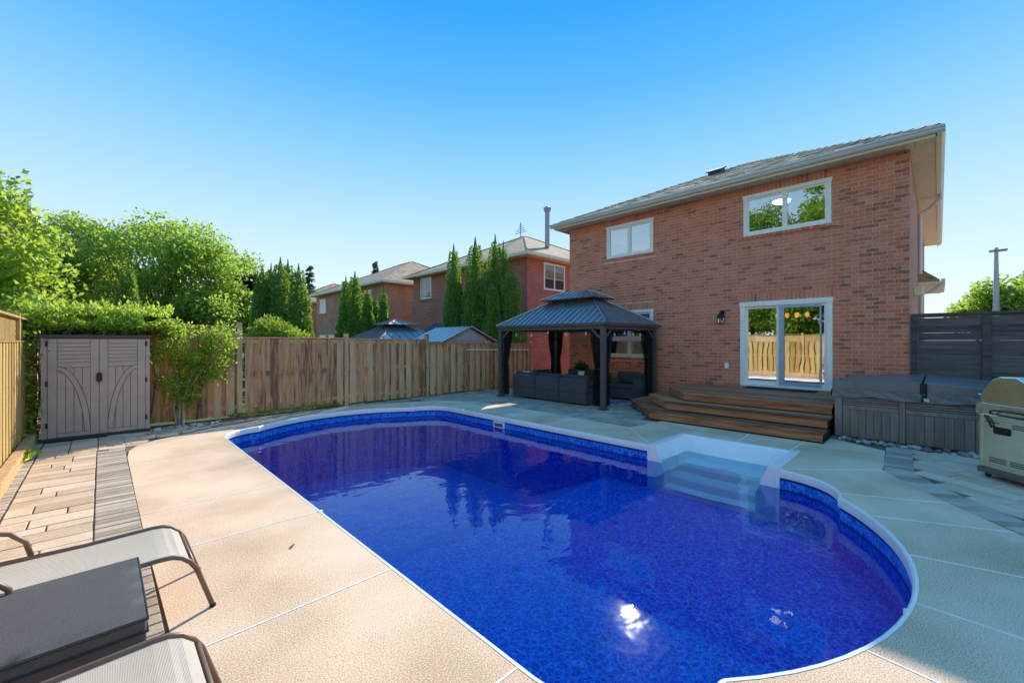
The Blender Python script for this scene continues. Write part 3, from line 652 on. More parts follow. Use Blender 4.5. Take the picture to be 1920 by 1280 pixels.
# windows
def window(nm, y0, y1, z0, z1, parent, x=FX, mull=(.5,), fr=M_white, rails=(), glass=M_glass, blind=False):
    m = MB(); w = .075; X0, X1 = x-.012, x+.07
    m.box(X0, X1, y0, y0+w, z0, z1); m.box(X0, X1, y1-w, y1, z0, z1); m.box(X0-.003, X1, y0+w, y1-w, z0, z0+w*.9); m.box(X0-.006, X1, y0-.015, y1+.015, z1-w, z1+.012)
    f = m.build('window', fr, parent, bevel=.006)
    for q in mull:
        yc = y0+(y1-y0)*q; mm = MB(); mm.box(X0+.010, X1, yc-.05, yc+.05, z0+w*.9, z1-w); mm.build('mullion', fr, f, bevel=.005)
    for q in rails:
        zc = z0+(z1-z0)*q; mm = MB(); mm.box(X0+.004, X1, y0+w, y1-w, zc-.07, zc+.07); mm.build('rail', fr, f, bevel=.005)
    ed = [y0+w]+[y0+(y1-y0)*q for q in mull]+[y1-w]
    for i in range(len(ed)-1):
        a, b = ed[i], ed[i+1]; mm = MB(); s_ = .04
        mm.box(x+.012, x+.05, a, a+s_, z0+w*.9, z1-w); mm.box(x+.012, x+.05, b-s_, b, z0+w*.9, z1-w); mm.box(x+.014, x+.048, a, b, z0+w*.9, z0+w*.9+s_); mm.box(x+.014, x+.048, a, b, z1-w-s_, z1-w); mm.build('sash', fr, f)
        mm = MB(); mm.poly([(x+.032, a+.01, z0+w), (x+.032, b-.01, z0+w), (x+.032, b-.01, z1-w), (x+.032, a+.01, z1-w)][::-1]); mm.build('pane', glass, f)
    if blind:
        k = 0; zz = z0+(z1-z0)*.42
        while zz < z1-.1:
            mm = MB(); mm.box(x+.10, x+.135, y0+.09, y1-.09, zz, zz+.006); mm.build('blind_slat', M_blind, f); zz += .045
    return f
window('', *OPEN['w1'], house); window('', *OPEN['w2'], house); window('', *OPEN['w3'], house, mull=(.5,), rails=(.40,), blind=True, glass=glassmat('window_glass_low', .30))
# sliding door
a, b, c_, d = OPEN['door']; m = MB()
m.box(FX-.02, FX+.10, a, a+.10, c_, d); m.box(FX-.02, FX+.10, b-.10, b, c_, d); m.box(FX-.024, FX+.10, a-.012, b+.012, d-.10, d+.012); m.box(FX-.03, FX+.10, a+.10, b-.10, c_, c_+.05)
door = m.build('sliding_door', M_white, house, bevel=.006)
mid = 2.62
def panel(y0, y1, x, nm, wl=.06, wr=.06, bot=.09, mt=M_white, gl=M_glassD):
    mm = MB(); z0, z1 = c_+.05, d-.10; mm.box(x, x+.035, y0, y0+wl, z0, z1); mm.box(x, x+.035, y1-wr, y1, z0, z1); mm.box(x+.002, x+.033, y0+wl, y1-wr, z0, z0+bot); mm.box(x+.002, x+.033, y0+wl, y1-wr, z1-.06, z1)
    o = mm.build(nm, mt, door, bevel=.004)
    mm = MB(); mm.poly([(x+.018, y0+wl-.01, z0+bot-.01), (x+.018, y1-wr+.01, z0+bot-.01), (x+.018, y1-wr+.01, z1-.05), (x+.018, y0+wl-.01, z1-.05)][::-1]); mm.build('pane', gl, door)
    return o
panel(mid-.03, b-.10, FX+.055, 'fixed_panel'); panel(a+.10, mid+.05, FX+.015, 'moving_panel', wl=.05)
M_screen = plain('screen_frame', (.42, .46, .50), .5)
mm = MB(); x = FX-.006; y0, y1, z0, z1 = a+.20, mid-.005, c_+.06, d-.12
mm.box(x, x+.016, y0, y0+.028, z0, z1); mm.box(x, x+.016, y1-.10, y1, z0, z1); mm.box(x+.001, x+.015, y0+.028, y1-.10, z0, z0+.08); mm.box(x+.001, x+.015, y0+.028, y1-.10, z1-.05, z1); mm.build('screen_panel', M_screen, door)
mm = MB(); mm.box(FX-.028, FX-.006, mid-.005, mid+.02, c_+.80, c_+.98); mm.build('handle', M_white, door, bevel=.004)
mm = MB(); mm.tube([(FX+.03, b-.135, c_+.78), (FX-.005, b-.135, c_+.80), (FX-.005, b-.135, c_+.98), (FX+.03, b-.135, c_+1.0)], .008, 6); mm.build('handle', M_white, door)
# chandelier glowing behind the glass
M_bulb = emit('warm_bulb', (1, .36, .05), 1.1)
ch = thing('chandelier', 'glowing amber four-light chandelier seen through the sliding door', 'lamp', (FX+1.6, 2.7, 2.72))
m = MB(); m.tube([(FX+1.6, 2.7, 2.72), (FX+1.6, 2.7, 2.36)], .008, 6); m.tube([(FX+1.6, 2.30, 2.36), (FX+1.6, 3.1, 2.36)], .01, 6); m.build('stem', M_black, ch)
for q in (2.36, 2.58, 2.80, 3.02):
    m = MB(); m.lathe([(.02, 0), (.045, .03), (.05, .09), (.03, .13)], (FX+1.6, q, 2.22), 12); m.build('bulb', M_bulb, ch, smooth=True)
cl = thing('ceiling_light', 'round lit ceiling light seen through the larger upstairs window', 'lamp', (FX+1.5, 2.9, 5.30)); m = MB(); m.lathe([(.20, 0), (.20, -.03), (.15, -.06)], (FX+1.5, 2.9, 5.30), 24); m.build('diffuser', emit('ceiling_lamp', (1, .93, .82), 3.5), cl); m = MB(); m.lathe([(.22, .0), (.22, .03)], (FX+1.5, 2.9, 5.30), 24); m.build('ring', M_white, cl)
# lantern, outlet
lan = MB(); y, z = 3.86, 2.18
lan.box(FX-.02, FX, y-.05, y+.05, z+.02, z+.20); lan.tube([(FX-.02, y, z+.14), (FX-.08, y, z+.21), (FX-.13, y, z+.17), (FX-.13, y, z+.10)], .012, 6)
lan.lathe([(.02, .14), (.05, .11), (.095, .06), (.10, .045)], (FX-.13, y, z), 6); lan.lathe([(.055, -.135), (.07, -.125), (.07, -.11)], (FX-.13, y, z), 6)
for k in range(6): t = 2*math.pi*k/6; lan.tube([(FX-.13+.085*math.cos(t), y+.085*math.sin(t), z+.05), (FX-.13+.062*math.cos(t), y+.062*math.sin(t), z-.12)], .006, 4)
lo = lan.build('wall_lantern', M_black, house); m = MB(); m.lathe([(.052, -.12), (.078, .045)], (FX-.13, y, z), 6, cap=False); m.build('lantern_glass', glassmat('lantern_glass', .2, (.9, .9, .85)), lo)
m = MB(); m.box(FX-.035, FX-.002, 3.71, 3.80, .92, 1.06); m.build('outlet_cover', M_white, house, bevel=.008)
# eaves: soffit, fascia, gutter, roof
EX, EY0, EY1, EZ = 10.90, .02, 9.10, 5.36
m = MB()
n = 60
for i in range(n):                                                   # grooved soffit boards, rear
    y0 = EY0+(EY1-EY0)*i/n; y1 = EY0+(EY1-EY0)*(i+1)/n; m.box(EX+.02, FX+.02, y0+.003, y1-.003, EZ+.004, EZ+.016)
for i in range(70): x0 = FX+.02+DX*i/70; x1 = FX+.02+DX*(i+1)/70; m.box(x0+.003, x1-.003, EY0+.02, WY0+.005, EZ+.004, EZ+.016)
m.build('soffit', M_soffit, house)
m = MB(); m.box(EX, EX+.02, EY0, EY1, EZ-.01, EZ+.15); m.box(EX, FX+DX+.4, EY0-.001, EY0+.018, EZ-.012, EZ+.149); m.box(EX+.002, FX+DX+.4, EY1-.02, EY1, EZ-.01, EZ+.15); m.build('fascia', M_cream, house)
def gutter(m, p0, p1, out):
    """K-profile gutter along p0-p1"""
    o = Vector(out); pr = [(0, 0), (.06, 0), (.085, .03), (.085, .055), (.11, .085), (.11, .11), (.10, .11), (.098, .088), (.07, .06), (.05, .012), (0, .012)]
    P0, P1 = Vector(p0), Vector(p1); m.extr([P0+o*a_+Vector((0, 0, b_)) for a_, b_ in pr], P1-P0)
m = MB(); gutter(m, (EX, EY0-.10, EZ+.04), (EX, EY1+.10, EZ+.04), (-1, 0, 0)); gutter(m, (EX+.02, EY0, EZ+.041), (FX+DX+.4, EY0, EZ+.041), (0, -1, 0)); gut = m.build('gutter', M_gutter, house)
m = MB(); m.tube([(FX+4.2, EY0-.05, EZ+.05), (FX+4.2, EY0-.05, EZ-.06), (FX+4.25, EY0+.12, EZ-.24), (FX+4.3, WY0-.05, EZ-.36), (FX+4.3, WY0-.05, 3.4)], .042, 8); m.build('downspout', M_gutter, house)
PITCH = .447; RX0 = EX-.03; RY0, RY1 = EY0-.03, EY1+.03; hw = (RY1-RY0)/2; RZ = EZ+.16; apx = RX0+hw; apy = (RY0+RY1)/2; apz = RZ+PITCH*hw; xe = FX+DX+.43
m = MB(); A, B_ = (RX0, RY0, RZ-.01), (RX0, RY1, RZ-.01); P1 = (apx, apy, apz-.01); P2 = (xe-hw, apy, apz-.01); C_, D_ = (xe, RY0, RZ-.01), (xe, RY1, RZ-.01)
m.poly([A, P1, B_]); m.poly([A, C_, P2, P1]); m.poly([B_, P1, P2, D_]); m.poly([C_, D_, P2]); roof = m.build('roof', M_shingT, house)
m = MB(); rows = int(math.hypot(hw, hw*PITCH)/.143); sl_ = math.hypot(1, PITCH); nrm = Vector((-PITCH, 0, 1)).normalized()
for r_ in range(rows):                                               # laminated shingles on the rear slope
    u0 = r_*.143/sl_; u1 = u0+.15/sl_; um = (u0+u1)/2; ya_, yb_ = RY0+um, RY1-um; y = ya_-random.random()*.3
    while y < yb_:
        w = random.choice([.12, .17, .23, .3]); s0, s1 = max(y, ya_), min(y+w, yb_)
        if s1-s0 > .03:
            th = random.choice([.003, .003, .006, .008]); m.tone = random.random() if th > .004 else random.random()*.8
            p = [Vector((RX0+u, yy, RZ+u*PITCH)) for u, yy in ((u0, s0+.002), (u0, s1-.002), (u1, s1-.002), (u1, s0+.002))]
            lift = [th+.003, th+.003, .001, .001]; top = [q+nrm*l_ for q, l_ in zip(p, lift)]
            m.poly([top[0], top[3], top[2], top[1]]); m.poly([p[0], top[0], top[1], p[1]]); m.poly([p[0], p[3], top[3], top[0]]); m.poly([p[1], top[1], top[2], p[2]])
        y += w
m.build('shingles', M_shing, roof, kind='stuff')
m = MB(); k = 26
for side in (RY0, RY1):                                              # hip caps
    for i in range(k):
        f0, f1 = i/k, (i+1.25)/k; p0 = Vector((RX0, side, RZ)).lerp(Vector(P1), f0); p1 = Vector((RX0, side, RZ)).lerp(Vector(P1), min(1, f1)); d_ = (p1-p0).normalized(); s_ = d_.cross(Vector((0, 0, 1))).normalized()*.12; up = Vector((0, 0, .045)); m.tone = random.random()
        m.poly([p0+s_-Vector((0, 0, .01)), p1+s_-Vector((0, 0, .03)), p1+up*.6, p0+up]); m.poly([p0-s_-Vector((0, 0, .01)), p0+up, p1+up*.6, p1-s_-Vector((0, 0, .03))])
m.build('hip_cap', M_shing, roof)
m = MB(); vx, vy = apx-1.0, apy+.55; vz = RZ+(vx-RX0)*PITCH; Mx = Matrix.Translation((vx, vy, vz)) @ Matrix.Rotation(-math.atan(PITCH), 4, 'Y'); m.box(-.2, .2, -.2, .2, .0, .10, Mx); m.box(-.24, .24, -.24, .24, .10, .14, Mx); m.build('roof_vent', plain('vent_brown', (.10, .085, .075), .6), roof)
# ground-floor side details: bay roof, downspout
m = MB(); m.extr([(FX+4.6, WY0, 3.62), (FX+4.6, WY0-.42, 3.25), (FX+4.6, WY0-.42, 3.2), (FX+4.6, WY0, 3.2)], (3.0, 0, 0)); m.build('bay_roof', M_shingT, house)
m = MB(); m.box(FX+4.55, FX+7.6, WY0-.44, WY0-.001, 3.12, 3.199); m.box(FX+4.56, FX+7.6, WY0-.52, WY0-.441, 3.14, 3.26); m.build('bay_fascia', M_cream, house)
m = MB(); m.tube([(FX+4.62, WY0-.47, 3.14), (FX+4.62, WY0-.3, 2.98), (FX+4.62, WY0-.06, 2.86), (FX+4.62, WY0-.06, .1)], .042, 8); m.build('downspout', M_gutter, house)
m = MB(); m.box(FX+1.6, FX+1.85, WY0-.16, WY0, 2.62, 2.82); m.build('vent_hood', M_cream, house, bevel=.02)

# ================================================================== FENCES
BRD = {}
def board_mesh(dx, dy, dz, m, k):
    key = (round(dx, 3), round(dy, 3), round(dz, 3), m.name, k)
    if key not in BRD:
        q = MB(); q.tone = (k+.5)/7; q.box(-dx/2, dx/2, -dy/2, dy/2, 0, dz); BRD[key] = q.mesh('board', m)
    return BRD[key]
def board(name, parent, x, y, z, dx, dy, dz, m, rot=None):
    return piece(name, board_mesh(dx, dy, dz, m, random.randrange(7)), parent, (x, y, z), None, rot)
SFY = 10.45
sf = thing('side_fence', 'tall weathered cedar shadowbox fence with square posts behind the pool', 'fence', (4.5, SFY, 0))
POSTS = [(-.80, 2.0), (2.10, 2.0), (4.40, 1.80), (6.77, 1.78), (9.10, 1.64), (11.22, 1.64)]
TOPS = [1.93, 1.695, 1.675, 1.56, 1.55]
for x, h in POSTS:
    p = board('post', sf, x, SFY, -.05, .095, .095, h+.05, M_post); m = MB(); m.box(x-.055, x+.055, SFY-.055, SFY+.055, h, h+.02); m.build('post_cap', plain('post_cap_dark', (.09, .085, .08), .6) if x < 0 else bpy.data.materials['post_cap_dark'], p)
for (x0, _), (x1, _), top in zip(POSTS[:-1], POSTS[1:], TOPS):
    a, b = x0+.05, x1-.05; L__ = b-a
    for zr in (.16, .86, top-.13):
        m = MB(); m.tone = random.random(); m.box(a, b, SFY-.019, SFY+.019, zr, zr+.088); m.build('rail', M_cedar, sf)
    m = MB(); m.tone = random.random(); m.box(a, b, SFY-.07, SFY+.07, top-.022, top); m.build('top_cap', M_cedar, sf)
    n = round(L__/.236); pit = L__/n
    for i in range(n):
        xf = a+pit*(i+.5)+random.uniform(-.006, .006)
        board('board', sf, xf, SFY-.0285, .045+random.uniform(-.015, .015), .147, .017, top-.07, M_cedar, (0, random.uniform(-.004, .004), 0))
        if i < n-1 or True: board('board', sf, xf+pit/2-(.0 if i < n-1 else .03), SFY+.0285, .045+random.uniform(-.015, .015), .147, .017, top-.07, M_cedar, (0, random.uniform(-.004, .004), 0))
# ---- rear fence (sunlit, lattice top)
RFX = -.88
rf = thing('rear_fence', 'golden sunlit board fence with lattice top next to the storage shed', 'fence', (RFX, 4, 0))
ps = [10.40-.0, 9.28, 6.88, 4.48, 2.08, -.32, -2.72, -5.12]
for i, y in enumerate(ps):
    p = board('post', rf, RFX, y, -.05, .095, .095, 2.06, M_yel)
for y0, y1 in zip(ps[1:], ps[:-1]):
    a, b = y0+.05, y1-.05; L__ = b-a
    for zr, hh in ((.17, .088), (.86, .088), (1.50, .088)):
        m = MB(); m.tone = random.random(); m.box(RFX-.019, RFX+.019, a, b, zr, zr+hh); m.build('rail', M_yel, rf)
    m = MB(); m.box(RFX-.05, RFX+.055, a, b, 1.592, 1.612); m.build('ledge', M_yel, rf); m = MB(); m.box(RFX-.06, RFX+.06, a, b, 1.93, 1.955); m.build('top_cap', M_yel, rf)
    n = max(3, round(L__/.236)); pit = L__/n
    for i in range(n):
        yf = a+pit*(i+.5)
        board('board', rf, RFX+.0285, yf, .05, .017, .147, 1.54, M_yel); board('board', rf, RFX-.0285, yf+pit/2-(.0 if i < n-1 else .03), .05, .017, .147, 1.54, M_yel)
    m = MB(); s_ = a-.3                                              # diagonal lattice strips
    while s_ < b:
        for sg, xo in ((1, .003), (-1, -.009)):
            p0 = Vector((RFX+xo, s_ if sg > 0 else s_+.318, 1.613)); p1 = Vector((RFX+xo, s_+.318 if sg > 0 else s_, 1.929)); t0, t1 = 0., 1.
            ya_, yb_ = min(p0.y, p1.y), max(p0.y, p1.y)
            for bound, lo_ in ((a, True), (b, False)):
                dy = p1.y-p0.y; tt = (bound-p0.y)/dy
                if (dy > 0) == lo_: t0 = max(t0, tt)
                else: t1 = min(t1, tt)
            if t1-t0 > .02:
                q0, q1 = p0.lerp(p1, t0), p0.lerp(p1, t1); d_ = (q1-q0).normalized(); w = Vector((0, -d_.z, d_.y))*.018
                m.extr([q0-w, q0+w, q1+w, q1-w], (.006, 0, 0))
        s_ += .085
    m.build('lattice', M_yel, rf)
m = MB(); m.box(RFX+.055, RFX+.15, 1.0, 10.35, -.05, .15); m.build('base_timber', M_post, rf)
# ---- charcoal horizontal fence right of the house
df = thing('charcoal_fence', 'dark charcoal fence of horizontal boards joining the house behind the hot tub', 'fence', (FX, -1.4, 0))
yp = [.335, -.60, -2.4, -4.2]
for y in yp: board('post', df, FX+.02, y, -.05, .11, .11, 2.15, M_dfence)
for y1, y0 in zip(yp[:-1], yp[1:]):
    z = .06
    while z < 1.95:
        m = MB(); h = .142; m.box(FX+.0, FX+.022, y0+.058, y1-.058, z, z+h-random.choice([.0008, .001, .001, .0025])); m.build('board', M_dfence, df); z += h
    m = MB(); m.box(FX-.01, FX+.055, y0+.058, y1-.058, z+.01, z+.09); m.build('rail', M_dfence, df)
m = MB(); m.box(FX-.05, FX+.09, -4.3, .385, 2.10, 2.135); m.build('top_cap', M_dfence, df)
# things hung on the side fence
m = MB(); m.tube([(8.2, SFY-.07, 1.34), (11.0, SFY-.07, 1.30)], .017, 8); setp(m.build('pool_pole', M_white), 'long white pool pole hung level on the side fence behind the gazebo', 'pole')

# ================================================================== STORAGE SHED
SX0, SX1, SY, SH = -.68, .62, 9.90, 1.71
shed = thing('storage_shed', 'taupe resin storage shed with closed double doors under the vine', 'shed', ((SX0+SX1)/2, SY+.25, 0))
m = MB(); m.box(SX0, SX1, SY+.02, SY+.48, .03, SH-.06); body = m.build('body', M_shed, shed)
m = MB(); m.box(SX0-.02, SX1+.02, SY-.03, SY+.5, SH-.06, SH); m.build('lid', plain('shed_lid', (.06, .058, .062), .6), shed, bevel=.008)
m = MB(); m.box(SX0-.015, SX1+.015, SY-.01, SY+.5, 0, .045); m.build('base', plain('shed_base', (.055, .05, .05), .7), shed)
m = MB(); m.box(SX0, SX0+.065, SY-.005, SY+.02, .05, SH-.06); m.box(SX1-.055, SX1, SY-.005, SY+.02, .05, SH-.06); m.build('corner_post', M_shed, shed)
xm = (SX0+.07+SX1-.06)/2
for sg, d0, d1 in ((-1, SX0+.072, xm-.003), (1, xm+.003, SX1-.060)):
    m = MB(); m.box(d0, d1, SY-.004, SY+.019, .055, SH-.065); dr = m.build('door', M_shedd, shed)
    zt, zb = SH-.068, .058; zl = 1.18; sw = .10; y0, y1 = SY-.014, SY-.0045
    def pl(nm, x0, x1, z0, z1, yy=y0): q = MB(); q.box(x0, x1, yy, y1, z0, z1); return q.build(nm, M_shed, dr, bevel=.003)
    pl('stile', d0, d0+sw, zb, zt); pl('stile', d1-sw, d1, zb, zt)
    ia, ib = d0+sw+.005, d1-sw-.005
    pl('rail', ia, ib, zt-.07, zt); pl('rail', ia, ib, zl, zl+.075); pl('rail', ia, ib, zb, zb+.06)
    for k in range(5):
        h = (zt-.07-zl-.075-.006*6)/5; z0 = zl+.075+.006+(h+.006)*k; pl('louver', ia, ib, z0, z0+h, SY-.011-.002*(k % 2))
    nv = 4; w = (ib-ia-.006*(nv-1))/nv
    for k in range(nv): pl('plank', ia+k*(w+.006), ia+k*(w+.006)+w, zb+.066, zl-.006, SY-.0105)
    # curved brace from the outer top corner to the bottom middle
    mm = MB(); P = []
    for k in range(13):
        t = k/12; ang_ = t*math.pi/2; xx = math.sin(ang_); zz = 1-math.cos(ang_)*0-t**1.25
        xo = (ia+(ib-ia-.03)*math.sin(t*math.pi/2*.97)) if sg < 0 else (ib-(ib-ia-.03)*math.sin(t*math.pi/2*.97)); P.append((xo, zl-.015-(zl-zb-.085)*(1-math.cos(t*math.pi/2))**.92))
    for k in range(12):
        (xa, za), (xb, zb_) = P[k], P[k+1]; dd = Vector((xb-xa, zb_-za)).normalized(); nx, nz_ = -dd.y*.032, dd.x*.032
        mm.extr([(xa-nx, SY-.012, za-nz_), (xa+nx, SY-.012, za+nz_), (xb+nx, SY-.012, zb_+nz_), (xb-nx, SY-.012, zb_-nz_)], (0, -.008, 0))
    br = mm.build('brace', M_shed, dr)
    mm = MB()
    for k in range(12):
        (xa, za), (xb, zb_) = P[k], P[k+1]; dd = Vector((xb-xa, zb_-za)).normalized(); nx, nz_ = -dd.y*.040, dd.x*.040
        mm.extr([(xa-nx, SY-.0115, za-nz_), (xa+nx, SY-.0115, za+nz_), (xb+nx, SY-.0115, zb_+nz_), (xb-nx, SY-.0115, zb_-nz_)], (0, -.004, 0))
    mm.build('brace_groove', M_shedd, br)
    for zz in (.22, .88, 1.52):
        q = MB(); xh = d0-.02 if sg < 0 else d1+.0; q.box(xh-.004, xh+.024, SY-.022, SY-.005, zz, zz+.085); q.build('hinge', M_black, dr, bevel=.003)
m = MB(); m.extr([(xm+a, SY-.0145, 1.0+b) for a, b in ((-.035, -.06), (0, -.085), (.035, -.06), (.035, .06), (0, .085), (-.035, .06))], (0, -.03, 0)); m.build('handle', M_black, shed, bevel=.004)

# ================================================================== WOODEN DECK STEPS
dk = thing('wooden_deck', 'brown stained wooden deck with three wide angled steps at the patio door', 'deck', (9.8, 3, 0))
RY = 1.28
TIER = [(.165, 8.08, 4.19, 9.42, 5.36), (.335, 8.48, 4.00, 9.45, 4.90), (.505, 8.92, 3.83, 9.62, 4.48)]   # height, front X, corner Y, diagonal end (X, Y)
for ti, (h, fx, cy_, ex, ey) in enumerate(TIER):
    zb = TIER[ti-1][0] if ti else 0
    ins = .03
    poly = [(fx+ins, RY+.01), (11.27, RY+.01), (11.27, ey-ins), (ex+.01, ey-ins), (fx+ins, cy_-ins*.4)]
    m = MB(); m.prism(poly, zb-(0.0 if ti == 0 else -.001), h-.036); m.build('frame', plain('deck_frame%d' % ti, (.03, .018, .012), .9) if ti == 0 else bpy.data.materials['deck_frame0'], dk)
    # riser boards
    rh = h-.036-zb-.02
    m = MB(); m.tone = random.random(); m.box(fx+.004, fx+.029, RY, cy_, zb+.018, h-.037); m.build('riser', M_deckw, dk)
    a, b = Vector((fx, cy_, 0)), Vector((ex, ey, 0)); t = (b-a).normalized(); n_ = Vector((t.y, -t.x, 0))   # inward
    m = MB(); m.tone = random.random(); m.extr([a+n_*.004+Vector((0, 0, zb+.018)), b+n_*.004+Vector((0, 0, zb+.018)), b+n_*.004+Vector((0, 0, h-.037)), a+n_*.004+Vector((0, 0, h-.037))], n_*.024); m.build('riser', M_deckw, dk)
    # tread planks parallel to the house
    x_end = 11.285 if ti == 2 else TIER[ti+1][1]+.02; x = fx-.018; lim = x_end
    while x < (11.28 if ti == 2 else 11.2)-.02:
        w = min(.137, 11.285-x)
        def ylim(xx): return cy_+.012+(ey-cy_)*min(1, max(0, (xx-fx)/(ex-fx)))+.012
        lo_ = RY-.012
        if ti < 2:
            _, fx2, cy2, ex2, ey2 = TIER[ti+1]
            def ylo(xx): return RY-.012 if xx < fx2 else cy2+(ey2-cy2)*min(1, (xx-fx2)/(ex2-fx2))-.06
        else:
            def ylo(xx): return RY-.012
        y0a, y0b, y1a, y1b = ylo(x), ylo(x+w), ylim(x), ylim(x+w)
        if x < fx2-.001 < x+w if ti < 2 else False: y0b = y0a
        if y1a-y0a > .05:
            m = MB(); m.tone = random.random(); m.prism([(x+.002, y0a), (x+w-.003, y0b), (x+w-.003, y1b), (x+.002, y1a)], h-.036, h+random.uniform(-.001, .0015)); m.build('plank', M_deckw, dk)
        x += .1405
mt = MB(); mt.box(10.78, 11.22, 1.85, 3.25, .5065, .516); setp(mt.build('door_mat', plain('mat_black', (.018, .018, .02), .95, bump=.6, bscale=200), bevel=.003), 'flat black door mat lying on the wooden deck', 'mat')

# ================================================================== GAZEBO
GX0, GX1, GY0, GY1 = 8.42, 10.92, 5.52, 9.05
gz = thing('gazebo', 'dark grey steel gazebo with two-tier standing-seam roof beside the house', 'gazebo', ((GX0+GX1)/2, (GY0+GY1)/2, 0))
EZG = 2.0
for x in (GX0, GX1):
    for y in (GY0, GY1):
        m = MB(); m.box(x-.055, x+.055, y-.055, y+.055, 0, EZG-.02); p = m.build('post', M_gaz, gz, bevel=.008)
        m = MB(); m.box(x-.10, x+.10, y-.10, y+.10, 0, .014); m.box(x-.068, x+.068, y-.068, y+.068, .014, .06); m.build('foot_plate', M_gaz, p)
        sx, sy = (1 if x == GX0 else -1), (1 if y == GY0 else -1)
        for d in ((sx, 0), (0, sy)):
            P0 = Vector((x+d[0]*.05, y+d[1]*.05, 1.66)); P1_ = Vector((x+d[0]*.36, y+d[1]*.36, 1.93)); m = MB(); w = Vector((d[1], d[0], 0))*.018
            q = [P0+Vector((0, 0, -.035)), P0+Vector((0, 0, .035)), P1_+Vector((0, 0, .035)), P1_+Vector((0, 0, -.035))]; m.extr([v-w for v in q], w*2); m.build('brace', M_gaz, gz)
for (x0, x1, y0, y1) in ((GX0-.04, GX0+.04, GY0+.055, GY1-.055), (GX1-.04, GX1+.04, GY0+.055, GY1-.055), (GX0+.055, GX1-.055, GY0-.04, GY0+.04), (GX0+.055, GX1-.055, GY1-.04, GY1+.04)):
    m = MB(); m.box(x0, x1, y0, y1, 1.90, 2.0); m.build('beam', M_gaz, gz)
def hiproof(parent, x0, x1, y0, y1, ze, ins, zt, pitchw, m_, prefix='roof_panel', rib=.022, groups=1, ridge=False):
    """standing-seam hip roof: each panel between two seams is its own piece"""
    def slope(c0, c1, inward, L__):
        n = max(2, round(L__/pitchw)); e = (Vector(c1)-Vector(c0))/L__; inv = Vector(inward); H = zt-ze; nrm_ = (e.cross(inv*ins+Vector((0, 0, H)))).normalized()
        if nrm_.z < 0: nrm_ = -nrm_
        def P(s, t): return Vector(c0)+e*s+inv*(t*ins)+Vector((0, 0, H*t))
        def tm(s): return min(1., s/ins, (L__-s)/ins)
        for i in range(n):
            s0, s1 = L__*i/n, L__*(i+1)/n; ks = sorted({s0, s1, *[k for k in (ins, L__-ins, L__/2) if s0 < k < s1]})
            poly = [P(s0, 0), P(s1, 0)]+[P(k, max(0, tm(k))) for k in ks[::-1]]
            pl_ = [poly[0]]
            for q in poly[1:]:
                if (q-pl_[-1]).length > 1e-4: pl_.append(q)
            if (pl_[0]-pl_[-1]).length < 1e-4: pl_.pop()
            if len(pl_) < 3: continue
            mm = MB(); mm.extr([q-nrm_*.012 for q in pl_], nrm_*.012)
            t1 = tm(s1)
            if i < n-1 and t1 > .03:
                a_, b_ = P(s1, 0), P(s1, t1*.99); w_ = e*.009; mm.extr([a_-w_, a_+w_, b_+w_, b_-w_], nrm_*rib)
            mm.build(prefix, m_, parent)
    slope((x0, y0, ze), (x0, y1, ze), (1, 0, 0), y1-y0); slope((x1, y1, ze), (x1, y0, ze), (-1, 0, 0), y1-y0)
    slope((x1, y0, ze), (x0, y0, ze), (0, 1, 0), x1-x0); slope((x0, y1, ze), (x1, y1, ze), (0, -1, 0), x1-x0)
    for cx_, cy_, sx, sy in ((x0, y0, 1, 1), (x0, y1, 1, -1), (x1, y0, -1, 1), (x1, y1, -1, -1)):
        mm = MB(); mm.tube([(cx_, cy_, ze+.012), (cx_+sx*ins, cy_+sy*ins, zt+.014)], .026, 6); mm.build('hip_trim', m_, parent)
rx0, rx1, ry0, ry1 = GX0-.09, GX1+.20, GY0-.12, GY1+.10
rh = MB(); rh.box(rx0, rx0+.03, ry0, ry1, EZG-.01, EZG+.055); rh.box(rx1-.03, rx1, ry0, ry1, EZG-.01, EZG+.055); rh.box(rx0+.03, rx1-.03, ry0, ry0+.03, EZG-.01, EZG+.055); rh.box(rx0+.03, rx1-.03, ry1-.03, ry1, EZG-.01, EZG+.055)
gr = rh.build('roof', M_gaz, gz)
hiproof(gr, rx0, rx1, ry0, ry1, EZG+.05, 1.12, 2.74, .19, M_gazroof)
cxg, cyg = (rx0+rx1)/2, (ry0+ry1)/2
m = MB(); m.box(cxg-.27, cxg+.27, cyg-.60, cyg+.60, 2.66, 2.80); m.build('vent_collar', M_gaz, gr)
hiproof(gr, cxg-.52, cxg+.52, cyg-.92, cyg+.92, 2.80, .519, 3.03, .19, M_gazroof, rib=.016)
m = MB(); m.box(cxg-.52, cxg+.52, cyg-.92, cyg+.92, 2.77, 2.798); m.build('cap_edge', M_gaz, gr)
